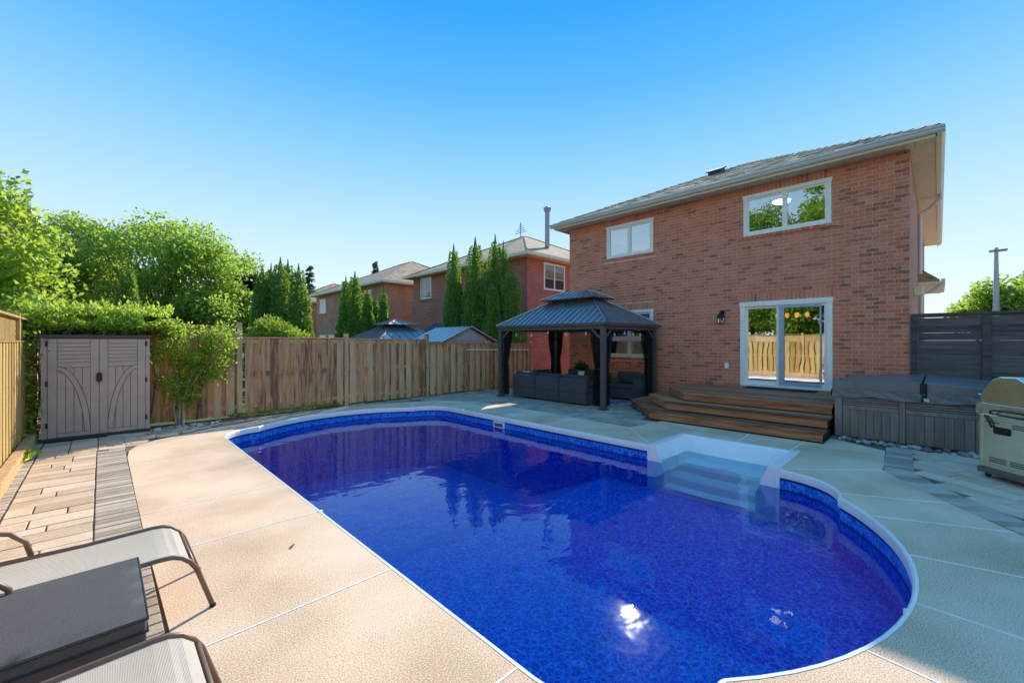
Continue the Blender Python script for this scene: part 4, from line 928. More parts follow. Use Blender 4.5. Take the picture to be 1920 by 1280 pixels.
# gathered netting at each post
def curtain(x, y, dx, dy, wt, wm, wb, ztie=.95):
    m = MB(); n = 26; rows = [(1.90, wt, .10), (1.6, wt*.92, .11), (1.3, (wt+wm)/2, .12), (ztie+.08, wm*1.1, .10), (ztie, wm, .08), (ztie-.1, wm*1.15, .10), (.5, wb, .12), (.06, wb*1.1, .12)]
    for a_ in range(len(rows)-1):
        for i in range(n):
            q = []
            for (zz, w, amp), k in ((rows[a_], i), (rows[a_], i+1), (rows[a_+1], i+1), (rows[a_+1], i)):
                s = k/n; off = .03*math.sin(k*2.1)+.015*math.sin(k*4.7+1); q.append((x+dx*(.06+s*w)+(dy != 0)*off+dx*0, y+dy*(.06+s*w)+(dx != 0)*off, zz))
            m.poly(q)
    o = m.build('curtain', M_net, gz, smooth=True)
    mm = MB(); mm.box(x+dx*.05-.03*abs(dy)-.0, x+dx*(.07+wm)+.03*abs(dy), y+dy*.05-.03*abs(dx), y+dy*(.07+wm)+.03*abs(dx), ztie-.02, ztie+.02); mm.build('tieback', M_black, o)
for x, y, sx, sy in ((GX0, GY0, 1, 1), (GX0, GY1, 1, -1), (GX1, GY0, -1, 1), (GX1, GY1, -1, -1)):
    curtain(x+sx*.05, y+sy*.03, sx, 0, .30, .13, .16); curtain(x+sx*.03, y+sy*.05, 0, sy, .26, .13, .18)
# string lights under the front beam
sg = thing('string_lights', 'thin black wire of clear bulbs strung under the gazebo beams', 'string lights', (GX0+.1, 7.3, 1.9))
ptsL = [(GX0+.09, GY1-.15), (GX0+.09, 7.3), (GX0+.09, GY0+.15), (9.7, GY0+.10), (GX1-.1, GY0+.15)]
path = []
for (xa, ya_), (xb, yb_) in zip(ptsL[:-1], ptsL[1:]):
    for k in range(8): t = k/8; path.append((xa+(xb-xa)*t, ya_+(yb_-ya_)*t, 1.90-.07*math.sin(math.pi*t)))
m = MB(); m.tube(path, .004, 5); m.build('wire', M_black, sg)
M_clear = plain('bulb_glass', (.75, .75, .72), .1, spec=.8)
for i in range(2, len(path), 3):
    x, y, z = path[i]; m = MB(); m.lathe([(.008, 0), (.012, -.03), (.026, -.055), (.028, -.075), (.012, -.10)], (x, y, z), 8); m.build('bulb', M_clear, sg, smooth=True)

# ================================================================== PATIO FURNITURE
def rbox(name, mt_, parent, x0, x1, y0, y1, z0, z1, bev=.02, rot=None): m = MB(); m.box(x0, x1, y0, y1, z0, z1, rot); return m.build(name, mt_, parent, bevel=bev)
def sofa_mod(label, x0, x1, y0, y1, back, group='wicker seating under the gazebo', arm=()):
    t = thing('sofa_module', label, 'sofa', ((x0+x1)/2, (y0+y1)/2, 0), group)
    rbox('base', M_wick, t, x0, x1, y0, y1, .04, .30, .015)
    if back == '-x': rbox('back', M_wick, t, x0, x0+.10, y0, y1, .302, .66, .015); rbox('seat_cushion', M_cush, t, x0+.11, x1+.02, y0+.01, y1-.01, .302, .43, .035); rbox('back_cushion', M_cush, t, x0+.10, x0+.26, y0+.02, y1-.02, .435, .74, .06)
    if back == '+x': rbox('back', M_wick, t, x1-.10, x1, y0, y1, .302, .66, .015); rbox('seat_cushion', M_cush, t, x0-.02, x1-.11, y0+.01, y1-.01, .302, .43, .035); rbox('back_cushion', M_cush, t, x1-.26, x1-.10, y0+.02, y1-.02, .435, .74, .06)
    if back == '+y': rbox('back', M_wick, t, x0, x1, y1-.10, y1, .302, .66, .015); rbox('seat_cushion', M_cush, t, x0+.01, x1-.01, y0-.02, y1-.11, .302, .43, .035); rbox('back_cushion', M_cush, t, x0+.02, x1-.02, y1-.26, y1-.10, .435, .74, .06)
    for s in arm:
        if s == '-y': rbox('arm', M_wick, t, x0+.101, x1-.101, y0, y0+.09, .302, .56, .015)
        if s == '+y': rbox('arm', M_wick, t, x0+.101, x1-.101, y1-.09, y1, .302, .56, .015)
    return t
sofa_mod('charcoal wicker sofa module next to the near right gazebo post', 8.56, 9.28, 6.12, 6.97, '-x')
sofa_mod('charcoal wicker sofa module in the middle of the row of three backs', 8.56, 9.28, 6.99, 7.82, '-x')
sofa_mod('charcoal wicker sofa module next to the far left gazebo post', 8.56, 9.28, 7.84, 8.70, '-x')
sofa_mod('charcoal wicker sofa module against the fence side of the gazebo', 9.32, 10.10, 8.05, 8.78, '+y')
sofa_mod('wide charcoal wicker loveseat standing against the brick wall', 10.20, 10.86, 6.85, 8.30, '+x', arm=('-y', '+y'))
sofa_mod('charcoal wicker armchair between the loveseat and the deck steps', 10.20, 10.84, 5.72, 6.50, '+x', arm=('-y', '+y'))
tb = thing('patio_table', 'dark glass-topped wicker table among the gazebo sofas', 'table', (9.78, 7.15, 0))
rbox('table_top', M_black, tb, 9.45, 10.10, 6.75, 7.55, .575, .60, .006); rbox('pedestal', M_wick, tb, 9.53, 10.02, 6.85, 7.45, .02, .574, .015)
pt = thing('potted_plant', 'small green plant in a white pot on the patio table', 'plant', (9.78, 7.15, .60)); m = MB(); m.lathe([(.075, 0), (.10, .16), (.105, .165), (.09, .165), (.08, .12)], (9.78, 7.15, .601), 16); m.build('pot', M_pot, pt, smooth=False)
N = 420; d = rand_dirs(N); d[:, 2] = np.abs(d[:, 2])+.4; C = np.array([9.78, 7.15, .74])+d*(rng.random((N, 1))*.17); leaves('leaves', C, d, .11, .035, .4+.3*rng.normal(size=N), L_pot, pt)
m = MB(); m.box(9.32, 10.15, 5.75, 7.95, .002, .010); setp(m.build('outdoor_rug', mat('rug', [(.08, .16, .24), (.10, .22, .32), (.6, .62, .6)], .95, 14, detail=1)), 'blue and white patterned rug under the patio table', 'rug')

# ================================================================== HOT TUB
HX0, HX1, HY0, HY1 = 8.85, 10.98, -.92, 1.23
tub = thing('hot_tub', 'square hot tub with grey-brown panelled skirt and folded charcoal vinyl cover', 'hot tub', ((HX0+HX1)/2, (HY0+HY1)/2, 0))
m = MB(); m.box(HX0+.02, HX1, HY0, HY1-.02, 0, .68); m.build('cabinet', M_shedd, tub)
# skirt on the pool side: posts, louvres and upright planks
pa = [1.23, 1.12, .42, .34, -.37, -.45, -.92]
def sk_(nm, y0, y1, z0, z1, x=HX0): m = MB(); m.box(x, HX0+.022, y0, y1, z0, z1); return m.build(nm, M_spa, tub, bevel=.003)
for a, b in ((1.13, 1.23), (.36, .43), (-.44, -.37), (-.92, -.86)): sk_('skirt_post', a, b, .02, .70, HX0-.012)
for a, b in ((.435, 1.125), (-.365, .355), (-.855, -.445)):
    for k in range(4): sk_('louver', a, b, .555+k*.034, .555+k*.034+.026, HX0-.006)
    sk_('rail', a, b, .485, .548, HX0-.008)
    n = round((b-a)/.10); w = (b-a)/n
    for k in range(n): sk_('plank', a+k*w+.002, a+(k+1)*w-.002, .03, .482)
m = MB(); m.box(HX0-.001, HX1, HY1-.021, HY1, .02, .70); m.build('side_panel', M_spa, tub)
# cover: two tapered foam halves with a hanging skirt
yf = .17
def cover_half(y0, y1, z0, z1, lab=None, lift=0):
    m = MB(); zt = lambda y, x: (z0 if y == y0 else z1)
    x0, x1 = HX0-.035, HX1+.02
    P = [(x0, y0, .80), (x1, y0, .80), (x1, y1, .80), (x0, y1, .80), (x0, y0, z0), (x1, y0, z0+lift), (x1, y1, z1), (x0, y1, z1)]
    m.add(P, [(0, 3, 2, 1), (4, 5, 6, 7), (0, 1, 5, 4), (1, 2, 6, 5), (2, 3, 7, 6), (3, 0, 4, 7)]); o = m.build('cover', M_cover, tub, bevel=.018)
    m = MB(); n = 24; rows = 5                                        # limp skirt below the foam
    for e, (a, b) in enumerate((((x0-.004, y0), (x0-.004, y1)), ((x0, y1 if y1 > .5 else y0), (x1, y1 if y1 > .5 else y0)))):
        for i in range(n):
            for r_ in range(rows):
                q = []
                for kk, rr in ((i, r_), (i+1, r_), (i+1, r_+1), (i, r_+1)):
                    s = kk/n; zz = .815-rr/rows*(.125+.012*math.sin(s*9+e)); xx = a[0]+(b[0]-a[0])*s; yy = a[1]+(b[1]-a[1])*s; bul = .012*math.sin(s*17+rr*.7)+.02*rr/rows*math.sin(s*6+1)
                    q.append((xx-(abs(bul)+.003 if e == 0 else 0), yy+((abs(bul)+.003)*(1 if y1 > .5 else -1) if e == 1 else 0), zz))
                m.poly(q)
    m.build('cover_skirt', M_cover, o, smooth=True); return o
cover_half(yf+.012, HY1+.03, .985, .915); cover_half(HY0-.03, yf-.012, .90, .985, lift=0)
m = MB(); m.box(HX0-.05, HX0-.036, yf-.05, yf+.03, .74, .97); m.tube([(HX0-.055, yf-.035, .93), (HX0-.08, yf-.035, .90), (HX0-.08, yf-.035, .80), (HX0-.055, yf-.035, .76)], .010, 6); m.build('cover_handle', M_black, tub)
m = MB(); m.box(HX0-.06, HX0-.052, yf-.07, yf-.01, .70, .745); m.build('strap_buckle', plain('buckle', (.6, .62, .64), .4), tub)
m = MB(); m.box(HX0-.10, HX0-.013, -.92, -.42, .70, .716); m.build('step_shelf', M_black, tub)
# river stones along its foot
def stone_mesh(k):
    bm = bmesh.new(); bmesh.ops.create_icosphere(bm, subdivisions=2, radius=1)
    for v in bm.verts: v.co *= 1+.13*math.sin(v.co.x*2.7+k)+.10*math.sin(v.co.y*3.3+2*k)+.08*math.sin(v.co.z*4+3*k)
    me = bpy.data.meshes.new('river_stone'); bm.to_mesh(me); bm.free(); me.materials.append(M_stone); me.polygons.foreach_set('use_smooth', [True]*len(me.polygons)); return me
SM = [stone_mesh(k) for k in range(7)]
placed = []
for i in range(60):
    y = 1.36-2.1*(i+.5)/60; big = random.random() < .6
    sz = random.uniform(.036, .06) if big else random.uniform(.022, .034)
    for _ in range(12):
        x = random.uniform(8.60, 8.80); y_ = y+random.uniform(-.03, .03)
        if all(math.dist((x, y_), (a, b)) > .8*(sz+s) for a, b, s in placed): break
    placed.append((x, y_, sz))
    o = link('river_stone', random.choice(SM)); o.location = (x, y_, sz*.45-.012); o.scale = (sz*random.uniform(.9, 1.3), sz*random.uniform(.8, 1.1), sz*random.uniform(.55, .8)); o.rotation_euler = (random.uniform(-.3, .3), random.uniform(-.3, .3), random.uniform(0, 6.3))
    setp(o, 'rounded pale river stone in the loose row along the hot tub skirt', 'stone', 'river stones along the hot tub')
placed = []
for i in range(22):                                                  # edging stones by the climbing shrub
    x = .72+1.0*i/22; sz = random.uniform(.03, .055); o = link('edging_stone', random.choice(SM)); o.location = (x, 9.82+x*.10+random.uniform(-.05, .05), sz*.4-.01); o.scale = (sz*1.2, sz, sz*.7); o.rotation_euler = (0, 0, random.uniform(0, 6))
    setp(o, 'small rounded edging stone at the foot of the climbing shrub', 'stone', 'edging stones by the climbing shrub')
m = MB(); m.box(8.52, 8.86, -1.0, 1.30, -.02, -.012); structure(m.build('gravel_bed', M_soil))
m = MB(); m.poly([(FX+.1, -14, -.05), (34, -14, -.05), (34, WY0, -.05), (FX+.1, WY0, -.05)]); structure(m.build('bounce_slab', M_conc))  # added pale ground that bounces light up to the side soffit
m = MB(); m.poly([(FX+.1, WY1, -.05), (24, WY1, -.05), (24, 12.79, -.05), (FX+.1, 12.79, -.05)]); structure(m.build('bounce_strip', M_conc))  # added pale strip between the houses, brightens the neighbour's side wall
m = MB(); m.prism([(.66, 9.86), (1.9, 9.98), (2.9, 10.2), (4.2, 10.3), (4.2, 10.40), (.66, 10.40)], -.02, .004); structure(m.build('planting_bed', M_soil))

# ================================================================== GRILL (local axes: +x = its front, +y = the side we see)
gl = thing('barbecue_grill', 'stainless steel barbecue grill with closed hood beside the hot tub', 'grill', (7.32, -.52, 0), rz=math.atan2(.69, .73))
def gb(nm, mt_, *b, bev=.006, par=None): m = MB(); m.box(*b); return m.build(nm, mt_, par or gl, bevel=bev)
W_ = -1.15                                                           # the cabinet runs away from us
gb('base_tray', plain('grill_base', (.20, .16, .13), .5, .4), -.33, .27, W_, .02, .055, .12)
for x in (-.27, .21):
    for y in (W_+.08, -.05):
        m = MB(); Mx = Matrix.Translation((x, y, .028)) @ Matrix.Rotation(R(90), 4, 'X'); m.lathe([(.026, -.014), (.028, 0), (.026, .014)], (0, 0, 0), 12); m.v = [tuple(Mx @ Vector(v)) for v in m.v]; m.build('caster', M_black, gl)
gb('cabinet', M_steel, -.29, .235, W_+.02, -.012, .12, .745)
sp = gb('side_panel', M_steel, -.285, .225, -.0119, 0, .125, .74, bev=.003)
gb('corner_post', M_steel, .2255, .26, -.035, .004, .12, .74)
m = MB()
for x0, x1, z in [(-.02, .155, .20), (-.02, .155, .222), (-.02, .155, .244), (-.24, -.06, .20), (-.24, -.06, .222), (-.24, -.06, .244), (-.26, -.08, .62), (-.26, -.08, .64), (-.26, -.08, .66), (.05, .19, .655)]: m.box(x0, x1, .0005, .002, z, z+.009)
m.build('vent_slot', M_black, sp)
m = MB(); m.extr([(.02+a, .0006, .575+b) for a, b in ((-.09, -.03), (-.075, -.042), (.075, -.042), (.09, -.03), (.09, .03), (.075, .042), (-.075, .042), (-.09, .03))], (0, .002, 0)); m.build('hose_opening', M_black, sp)
m = MB(); m.tube([(.19, .015, .735), (.15, .02, .69), (.125, .02, .64), (.115, .01, .60)], .010, 8); m.build('gas_hose', M_black, gl)
gb('firebox', M_steel, -.30, .25, W_+.01, -.006, .745, .875)
m = MB(); m.tube([(.10, .012, .755), (.10, .05, .775), (.085, .055, .80), (.05, .055, .81), (-.28, .055, .81)], .009, 8); m.tube([(.08, .006, .752), (-.28, .03, .752)], .007, 6); m.build('side_rail', M_black, gl)
for x in (-.02, -.16): m = MB(); m.lathe([(.012, 0), (.012, .008)], (0, 0, 0), 8); o = m.build('screw', M_chrome, gl); o.location = (x, 0, .79); o.rotation_euler = (R(-90), 0, 0)
# hood: side profile pushed along its width
hp = [(.25, .88), (.262, .93), (.235, 1.03), (.13, 1.155), (.05, 1.195), (-.12, 1.20), (-.25, 1.12), (-.29, .98), (-.29, .88)]
m = MB(); m.extr([(x, -.004, z) for x, z in hp], (0, W_+.03, 0)); hd = m.build('hood', M_chrome, gl, bevel=.012)
m = MB(); m.extr([(x*.90-.002, .000, .895+(z-.88)*.88) for x, z in hp], (0, -.006, 0)); m.build('hood_side', mat('hood_inner_steel', [(.55, .36, .14), (.70, .52, .28)], .4, 5, metal=.8), hd)
m = MB(); m.tube([(.27, -.06, .95), (.33, -.06, .96), (.33, W_+.1, .96), (.27, W_+.1, .95)], .013, 8); m.build('hood_handle', M_chrome, hd)
m = MB(); m.extr([(.25, -.006, .88), (.31, -.006, .85), (.315, -.006, .745), (.26, -.006, .745)], (0, W_+.03, 0)); cp_ = m.build('control_panel', M_steel, gl, bevel=.006)
for k in range(4):
    m = MB(); m.lathe([(.030, 0), (.030, .008), (.022, .010), (.020, .036), (.012, .04)], (0, 0, 0), 14); o = m.build('control_knob', M_white if k == 0 else M_chrome, gl); o.location = (.312, -.10-.24*k, .80); o.rotation_euler = (0, R(90), 0)
m = MB()
for z in (.52, .55, .58, .61): m.tube([(.235, -.05, z), (.32, -.05, z), (.32, -.20, z), (.235, -.20, z)], .005, 6)
m.build('wire_rack', M_chrome, gl)

# ================================================================== LOUNGERS AND OTTOMAN
def lounger(label, yc, wid, xf, arm_side=True):
    """foot end at xf, head towards -X"""
    t = thing('sun_lounger', label, 'sun lounger', (xf-.6, yc, 0), 'sling sun loungers at the pool edge'); y0, y1 = yc-wid/2, yc+wid/2; ZS = .365; xs = xf-.16; xh = xf-1.02
    def railpath(y): return [(xh, y, ZS+.005), (xh+.5, y, ZS-.008), (xs-.05, y, ZS), (xs, y, ZS-.004), (xs+.045, y, ZS-.022), (xs+.085, y, ZS-.06), (xs+.115, y, ZS-.11), (xf+.03, y, .012)]
    for y, e in ((y0, -1), (y1, 1)):
        m = MB(); m.tube(railpath(y), .0135, 10); m.build('side_rail', M_bronze, t, smooth=True)
        m = MB(); m.tube([(xh, y, ZS+.005), (xh-.20, y, ZS+.62)], .0135, 10); m.build('back_rail', M_bronze, t, smooth=True)
        m = MB(); m.tube([(xh+.05, y, ZS), (xh-.05, y, .012)], .0135, 10); m.build('leg', M_bronze, t, smooth=True)
        m = MB(); m.tube([(xf+.031, y, .013), (xf+.033, y, .0)], .017, 10); m.build('foot_cap', M_black, t)
        m = MB(); m.tube([(xh+0.28, y+e*.035, ZS+.0), (xh+0.26, y+e*.04, ZS+.08), (xh+0.20, y+e*.04, ZS+.145), (xh+0.10, y+e*.04, ZS+.175), (xh-0.09, y+e*.04, ZS+.185), (xh-0.20, y+e*.04, ZS+.18)], .0135, 10); m.build('armrest', M_bronze, t, smooth=True)
    for x, z in ((xs+.10, ZS-.085), (xh+.02, ZS-.02)):
        m = MB(); m.tube([(x, y0, z), (x, y1, z)], .011, 8); m.build('cross_bar', M_bronze, t, smooth=True)
    m = MB(); pr = [(xh-.19, ZS+.60), (xh-.10, ZS+.30), (xh-.01, ZS+.03), (xh+.06, ZS-.002)]+[(p[0], p[2]-.002) for p in railpath(0)[1:6]]
    pr2 = []
    for i in range(len(pr)-1):
        for k in range(4): q = k/4; pr2.append((pr[i][0]*(1-q)+pr[i+1][0]*q, pr[i][1]*(1-q)+pr[i+1][1]*q))
    pr2.append(pr[-1]); n = 10
    for i in range(len(pr2)-1):
        for k in range(n):
            def P(ii, kk): s = kk/n; return (pr2[ii][0], y0+.004+(wid-.008)*s, pr2[ii][1]-.018*math.sin(math.pi*s)*min(1, (len(pr2)-1-ii)/6))
            m.poly([P(i, k), P(i+1, k), P(i+1, k+1), P(i, k+1)])
    m.build('sling', M_sling, t, smooth=True)
    return t
lounger('tan mesh sling lounger on the shed side of the dark ottoman', 3.36, .56, .45)
lounger('tan mesh sling lounger on the side of the dark ottoman away from the shed', 1.98, .58, .36)
ot = thing('ottoman', 'low ottoman with a thick charcoal cushion between the two sling loungers', 'ottoman', (-.22, 2.74, 0))
rbox('base', M_wick, ot, -.56, .08, 2.46, 3.02, .0, .285, .015)
m = MB(); nx, ny = 14, 12                                            # crowned cushion
def cz(i, j): return .415+.022*math.sin(math.pi*i/nx)**.6*math.sin(math.pi*j/ny)**.6
cx0, cx1, cy0, cy1 = -.62, .14, 2.39, 3.09
for i in range(nx):
    for j in range(ny):
        q = [(cx0+(cx1-cx0)*a/nx, cy0+(cy1-cy0)*b/ny, cz(a, b)) for a, b in ((i, j), (i+1, j), (i+1, j+1), (i, j+1))]; m.poly(q)
def rimP(s, z):
    P_ = [(cx0, cy0), (cx1, cy0), (cx1, cy1), (cx0, cy1)]; k = int(s) % 4; f = s-int(s); a, b = P_[k], P_[(k+1) % 4]; return (a[0]+(b[0]-a[0])*f, a[1]+(b[1]-a[1])*f, z)
for s in range(32):
    for z0, z1, in ((.415, .35), (.35, .29)):
        a, b = s/8, (s+1)/8; m.poly([rimP(a, z0), rimP(a, z1), rimP(b, z1), rimP(b, z0)])
m.poly([rimP(k, .29) for k in (3, 2, 1, 0)]); cs = m.build('cushion', M_cushD, ot)
bm = bmesh.new(); bm.from_mesh(cs.data); bmesh.ops.remove_doubles(bm, verts=bm.verts, dist=1e-4); bmesh.ops.bevel(bm, geom=[e for e in bm.edges if len(e.link_faces) == 2 and e.calc_face_angle(0) > .8], offset=.014, segments=3, affect='EDGES', profile=.5); bm.to_mesh(cs.data); bm.free(); cs.data.polygons.foreach_set('use_smooth', [True]*len(cs.data.polygons))
for zz in (.408, .355):
    m = MB(); m.tube([rimP(k/6, zz) for k in range(24)], .0055, 6, closed=True); v2 = [(x+(.004 if x > 0 else -.004), y+(.004 if y > 2.74 else -.004), z) for x, y, z in m.v]; m.v = v2; m.build('piping', plain('piping%d' % int(zz*1000), (.03, .032, .038), .9), cs)
# dead leaf on the concrete
m = MB(); m.add([(1.03, 3.52, .004), (1.065, 3.53, .018), (1.09, 3.545, .012), (1.055, 3.505, .010)], [(0, 1, 2), (0, 2, 3)]); setp(m.build('dead_leaf', plain('dry_leaf', (.25, .16, .09), .9)), 'curled brown dead leaf lying on the concrete', 'leaf')

# ================================================================== NEIGHBOURS
def neighbour(label, x0, x1, y0, y1, ztop, brick, pitch=.46, oh=.36, wins_x=(), wins_y=(), pipe=None, rz=0, name='neighbour_house', base=None, trim=M_cream):
    t = thing(name, label, 'house', ((x0+x1)/2, (y0+y1)/2, 0) if not rz else base, None, rz)
    m = MB(); m.box(x0, x1, y0, y1, -.06, ztop); m.build('wall', brick, t)
    m = MB(); a0, a1, b0, b1 = x0-oh, x1+oh, y0-oh, y1+oh; m.box(a0, a1, b0, b1, ztop+.001, ztop+.05); m.build('soffit', M_soffit, t)
    m = MB(); m.box(a0-.10, a0, b0-.10, b1+.1, ztop+.03, ztop+.17); m.box(a0, a1, b0-.10, b0, ztop+.03, ztop+.17); m.box(a1, a1+.1, b0-.1, b1+.1, ztop+.03, ztop+.17); m.box(a0, a1, b1, b1+.1, ztop+.03, ztop+.17); m.build('gutter', trim, t)
    hx = min(a1-a0, b1-b0)/2; z0 = ztop+.15; zt = z0+pitch*hx; m = MB()
    A, B_, C_, D_ = (a0, b0, z0), (a1, b0, z0), (a1, b1, z0), (a0, b1, z0)
    if a1-a0 > b1-b0: P, Q = (a0+hx, (b0+b1)/2, zt), (a1-hx, (b0+b1)/2, zt); m.poly([A, P, D_]); m.poly([A, B_, Q, P]); m.poly([B_, C_, Q]); m.poly([C_, D_, P, Q])
    else: P, Q = ((a0+a1)/2, b0+hx, zt), ((a0+a1)/2, b1-hx, zt); m.poly([A, B_, P]); m.poly([B_, C_, Q, P]); m.poly([C_, D_, Q]); m.poly([D_, A, P, Q])
    rf_ = m.build('roof', M_shingT, t)
    m = MB()
    for c__, p in ((A, P), (B_, Q if a1-a0 > b1-b0 else P), (C_, Q), (D_, P if a1-a0 > b1-b0 else Q)): m.tube([c__, p], .05, 5)
    m.tube([P, Q], .055, 5); m.build('ridge_cap', M_shingT, rf_)
    for (ya, yb, za, zb) in wins_x:                                   # on the face towards -X
        m = MB(); x = x0; w = .07
        m.box(x-.03, x+.02, ya, ya+w, za, zb); m.box(x-.03, x+.02, yb-w, yb, za, zb); m.box(x-.032, x+.02, ya+w, yb-w, za, za+w); m.box(x-.034, x+.02, ya-.02, yb+.02, zb-w, zb+.02); m.box(x-.02, x+.02, (ya+yb)/2-.035, (ya+yb)/2+.035, za+w, zb-w); f = m.build('window', M_white, t)
        m = MB(); m.box(x-.05, x, ya-.08, yb+.08, za-.09, za-.003); m.build('sill', brick, f)
        m = MB(); m.poly([(x-.008, ya+w, za+w), (x-.008, ya+w, zb-w), (x-.008, yb-w, zb-w), (x-.008, yb-w, za+w)]); m.build('pane', M_far, f)
    for (xa, xb, za, zb) in wins_y:                                   # on the face towards -Y
        m = MB(); y = y0; w = .08
        m.box(xa, xa+w, y-.03, y+.02, za, zb); m.box(xb-w, xb, y-.03, y+.02, za, zb); m.box(xa+w, xb-w, y-.032, y+.02, za, za+w); m.box(xa-.02, xb+.02, y-.034, y+.02, zb-w, zb+.02); m.box((xa+xb)/2-.04, (xa+xb)/2+.04, y-.02, y+.02, za+w, zb-w); f = m.build('window', M_white, t)
        m = MB(); m.poly([(xa+w, y-.008, za+w), (xb-w, y-.008, za+w), (xb-w, y-.008, zb-w), (xa+w, y-.008, zb-w)]); m.build('pane', M_far, f)
    if pipe:
        px, py, pz0, pz1, pr = pipe; m = MB(); m.tube([(px, py, pz0), (px, py, pz1)], pr, 10); m.lathe([(pr*1.3, 0), (pr*1.3, .08), (pr*1.6, .10), (pr*1.6, .2), (pr*.8, .26)], (px, py, pz1-.1), 12); m.build('vent_pipe', M_pipe, rf_)
    return t
def far_glass():
    m = bpy.data.materials.new('far_pane'); m.use_nodes = True; b = m.node_tree.nodes['Principled BSDF']; b.inputs['Base Color'].default_value = (.05, .06, .07, 1); b.inputs['Roughness'].default_value = .05; b.inputs['Specular IOR Level'].default_value = 1.0; b.inputs['Coat Weight'].default_value = .6; b.inputs['Coat Roughness'].default_value = .02; return m
M_far = far_glass()
nA = neighbour('red brick neighbour house partly hidden by the tallest arborvitae group', 13.5, 23.5, 12.8, 22.3, 5.35, M_brickA, .476, wins_x=((20.35, 21.45, 4.08, 5.3),), wins_y=((14.6, 16.15, 4.0, 5.25),), pipe=(17.3, 14.9, 6.7, 8.75, .13))
ct = thing('antenna', 'thin metal television antenna on the ridge of the nearest neighbour house', 'antenna', (18.6, 18.2, 7.7)); m = MB(); m.tube([(18.6, 18.2, 7.7), (18.6, 18.2, 9.0)], .03, 6); m.build('mast', M_pipe, ct); m = MB()
for k in range(5): m.tube([(18.6, 18.2-.5+.1*k, 8.35+.12*k), (18.6, 18.2+.5-.1*k, 8.35+.12*k)], .018, 5)
m.build('element', M_pipe, ct)
m = MB(); m.extr([(12.3, 16.8, 2.05), (13.48, 16.8, 2.62), (13.48, 16.8, 2.0), (12.3, 16.8, 2.0)], (0, 3.2, 0)); o = m.build('porch_roof', plain('slate_roof', (.10, .095, .11), .8), nA); m = MB(); m.box(12.2, 12.3, 16.75, 20.05, 1.95, 2.08); m.build('porch_gutter', M_cream, nA)
nB = neighbour('tan brick neighbour house behind the pair of middle arborvitae', 13.05, 23, 25.0, 37.0, 5.35, M_brickB, .48, wins_x=((34.9, 36.3, 3.9, 5.05), (26.9, 27.9, 4.1, 5.1), (34.9, 36.3, .7, 2.1), (33.2, 34.4, .7, 2.1)))
nC = neighbour('orange brick house edge showing beyond the tan brick one', 12.6, 22, 39.2, 50, 5.0, M_brickB, .48)
# house behind the left foliage, slightly turned
nD = neighbour('pinkish brick house beyond the rear fence behind the leafy branches', -9.5, 0, -8.6, 8.2, 5.35, M_brickD, .42, oh=.4, name='neighbour_house', rz=R(-1.5), base=(-1.72, 27.6, 0), trim=M_white)
m = MB(); m.tube([(-.42, 3.0, 5.75), (-.42, 3.0, 6.9)], .14, 10); m.lathe([(.18, 0), (.24, .05), (.24, .22), (.1, .28)], (-.42, 3.0, 6.85), 12); m.build('vent_pipe', M_pipe, nD)
m = MB(); m.tube([(.48, 8.55, 5.45), (.36, 8.5, 5.2), (.06, 8.1, 5.0), (.05, 8.1, .1)], .05, 6); m.build('downspout', M_white, nD)
# neighbour's steel gazebo roof and metal shed just over the fence
ng = thing('neighbour_gazebo', 'dark steel gazebo roof rising over the side fence beside the metal shed', 'gazebo', (8.5, 15.4, 0))
m = MB()
for x in (7.3, 9.7):
    for y in (14.2, 16.6): m.box(x-.05, x+.05, y-.05, y+.05, 0, 1.62)
m.build('posts', M_gaz, ng)
g1 = MB(); g1.box(7.0, 10.0, 13.9, 16.9, 1.55, 1.61); gq = g1.build('roof', M_gaz, ng); hiproof(gq, 7.0, 10.0, 13.9, 16.9, 1.62, 1.15, 2.22, .32, M_gazroof, rib=.02); m = MB(); m.box(8.2, 8.8, 15.1, 15.7, 2.16, 2.27); m.build('vent_collar', M_gaz, gq); hiproof(gq, 7.85, 9.15, 14.75, 16.05, 2.27, .649, 2.47, .32, M_gazroof, rib=.02)
ns = thing('metal_shed', 'small pale metal garden shed with a gabled ribbed roof over the side fence', 'shed', (9.48, 12.9, 0))
M_msh = plain('shed_metal', (.42, .41, .42), .45, .3); M_msr = plain('shed_metal_roof', (.55, .57, .56), .35, .45)
m = MB(); m.extr([(8.42, 11.85, 0), (10.54, 11.85, 0), (10.54, 11.85, 1.60), (9.48, 11.85, 2.08), (8.42, 11.85, 1.60)], (0, 2.0, 0)); m.build('body', M_msh, ns)
m = MB(); m.extr([(8.75, 11.849, 1.64), (10.21, 11.849, 1.64), (9.48, 11.849, 1.98)], (0, -.012, 0)); m.build('gable_panel', plain('gable_trim', (.48, .43, .43), .5), ns)
for sg_ in (-1, 1):
    m = MB(); a = Vector((9.48, 0, 2.13)); b = Vector((9.48+sg_*1.25, 0, 1.58)); n_ = 8
    for k in range(n_):
        y0 = 11.72+2.26*k/n_; y1 = 11.72+2.26*(k+1)/n_; q = [Vector((a.x, y0, a.z)), Vector((b.x, y0, b.z)), Vector((b.x, y1, b.z)), Vector((a.x, y1, a.z))]; m.extr(q, (0, 0, .012)); m.extr([q[0]+Vector((0, 0, .012)), q[1]+Vector((0, 0, .012)), q[1]+Vector((0, .03, .012)), q[0]+Vector((0, .03, .012))], (0, 0, .02))
    m.build('roof_sheet', M_msr, ns)
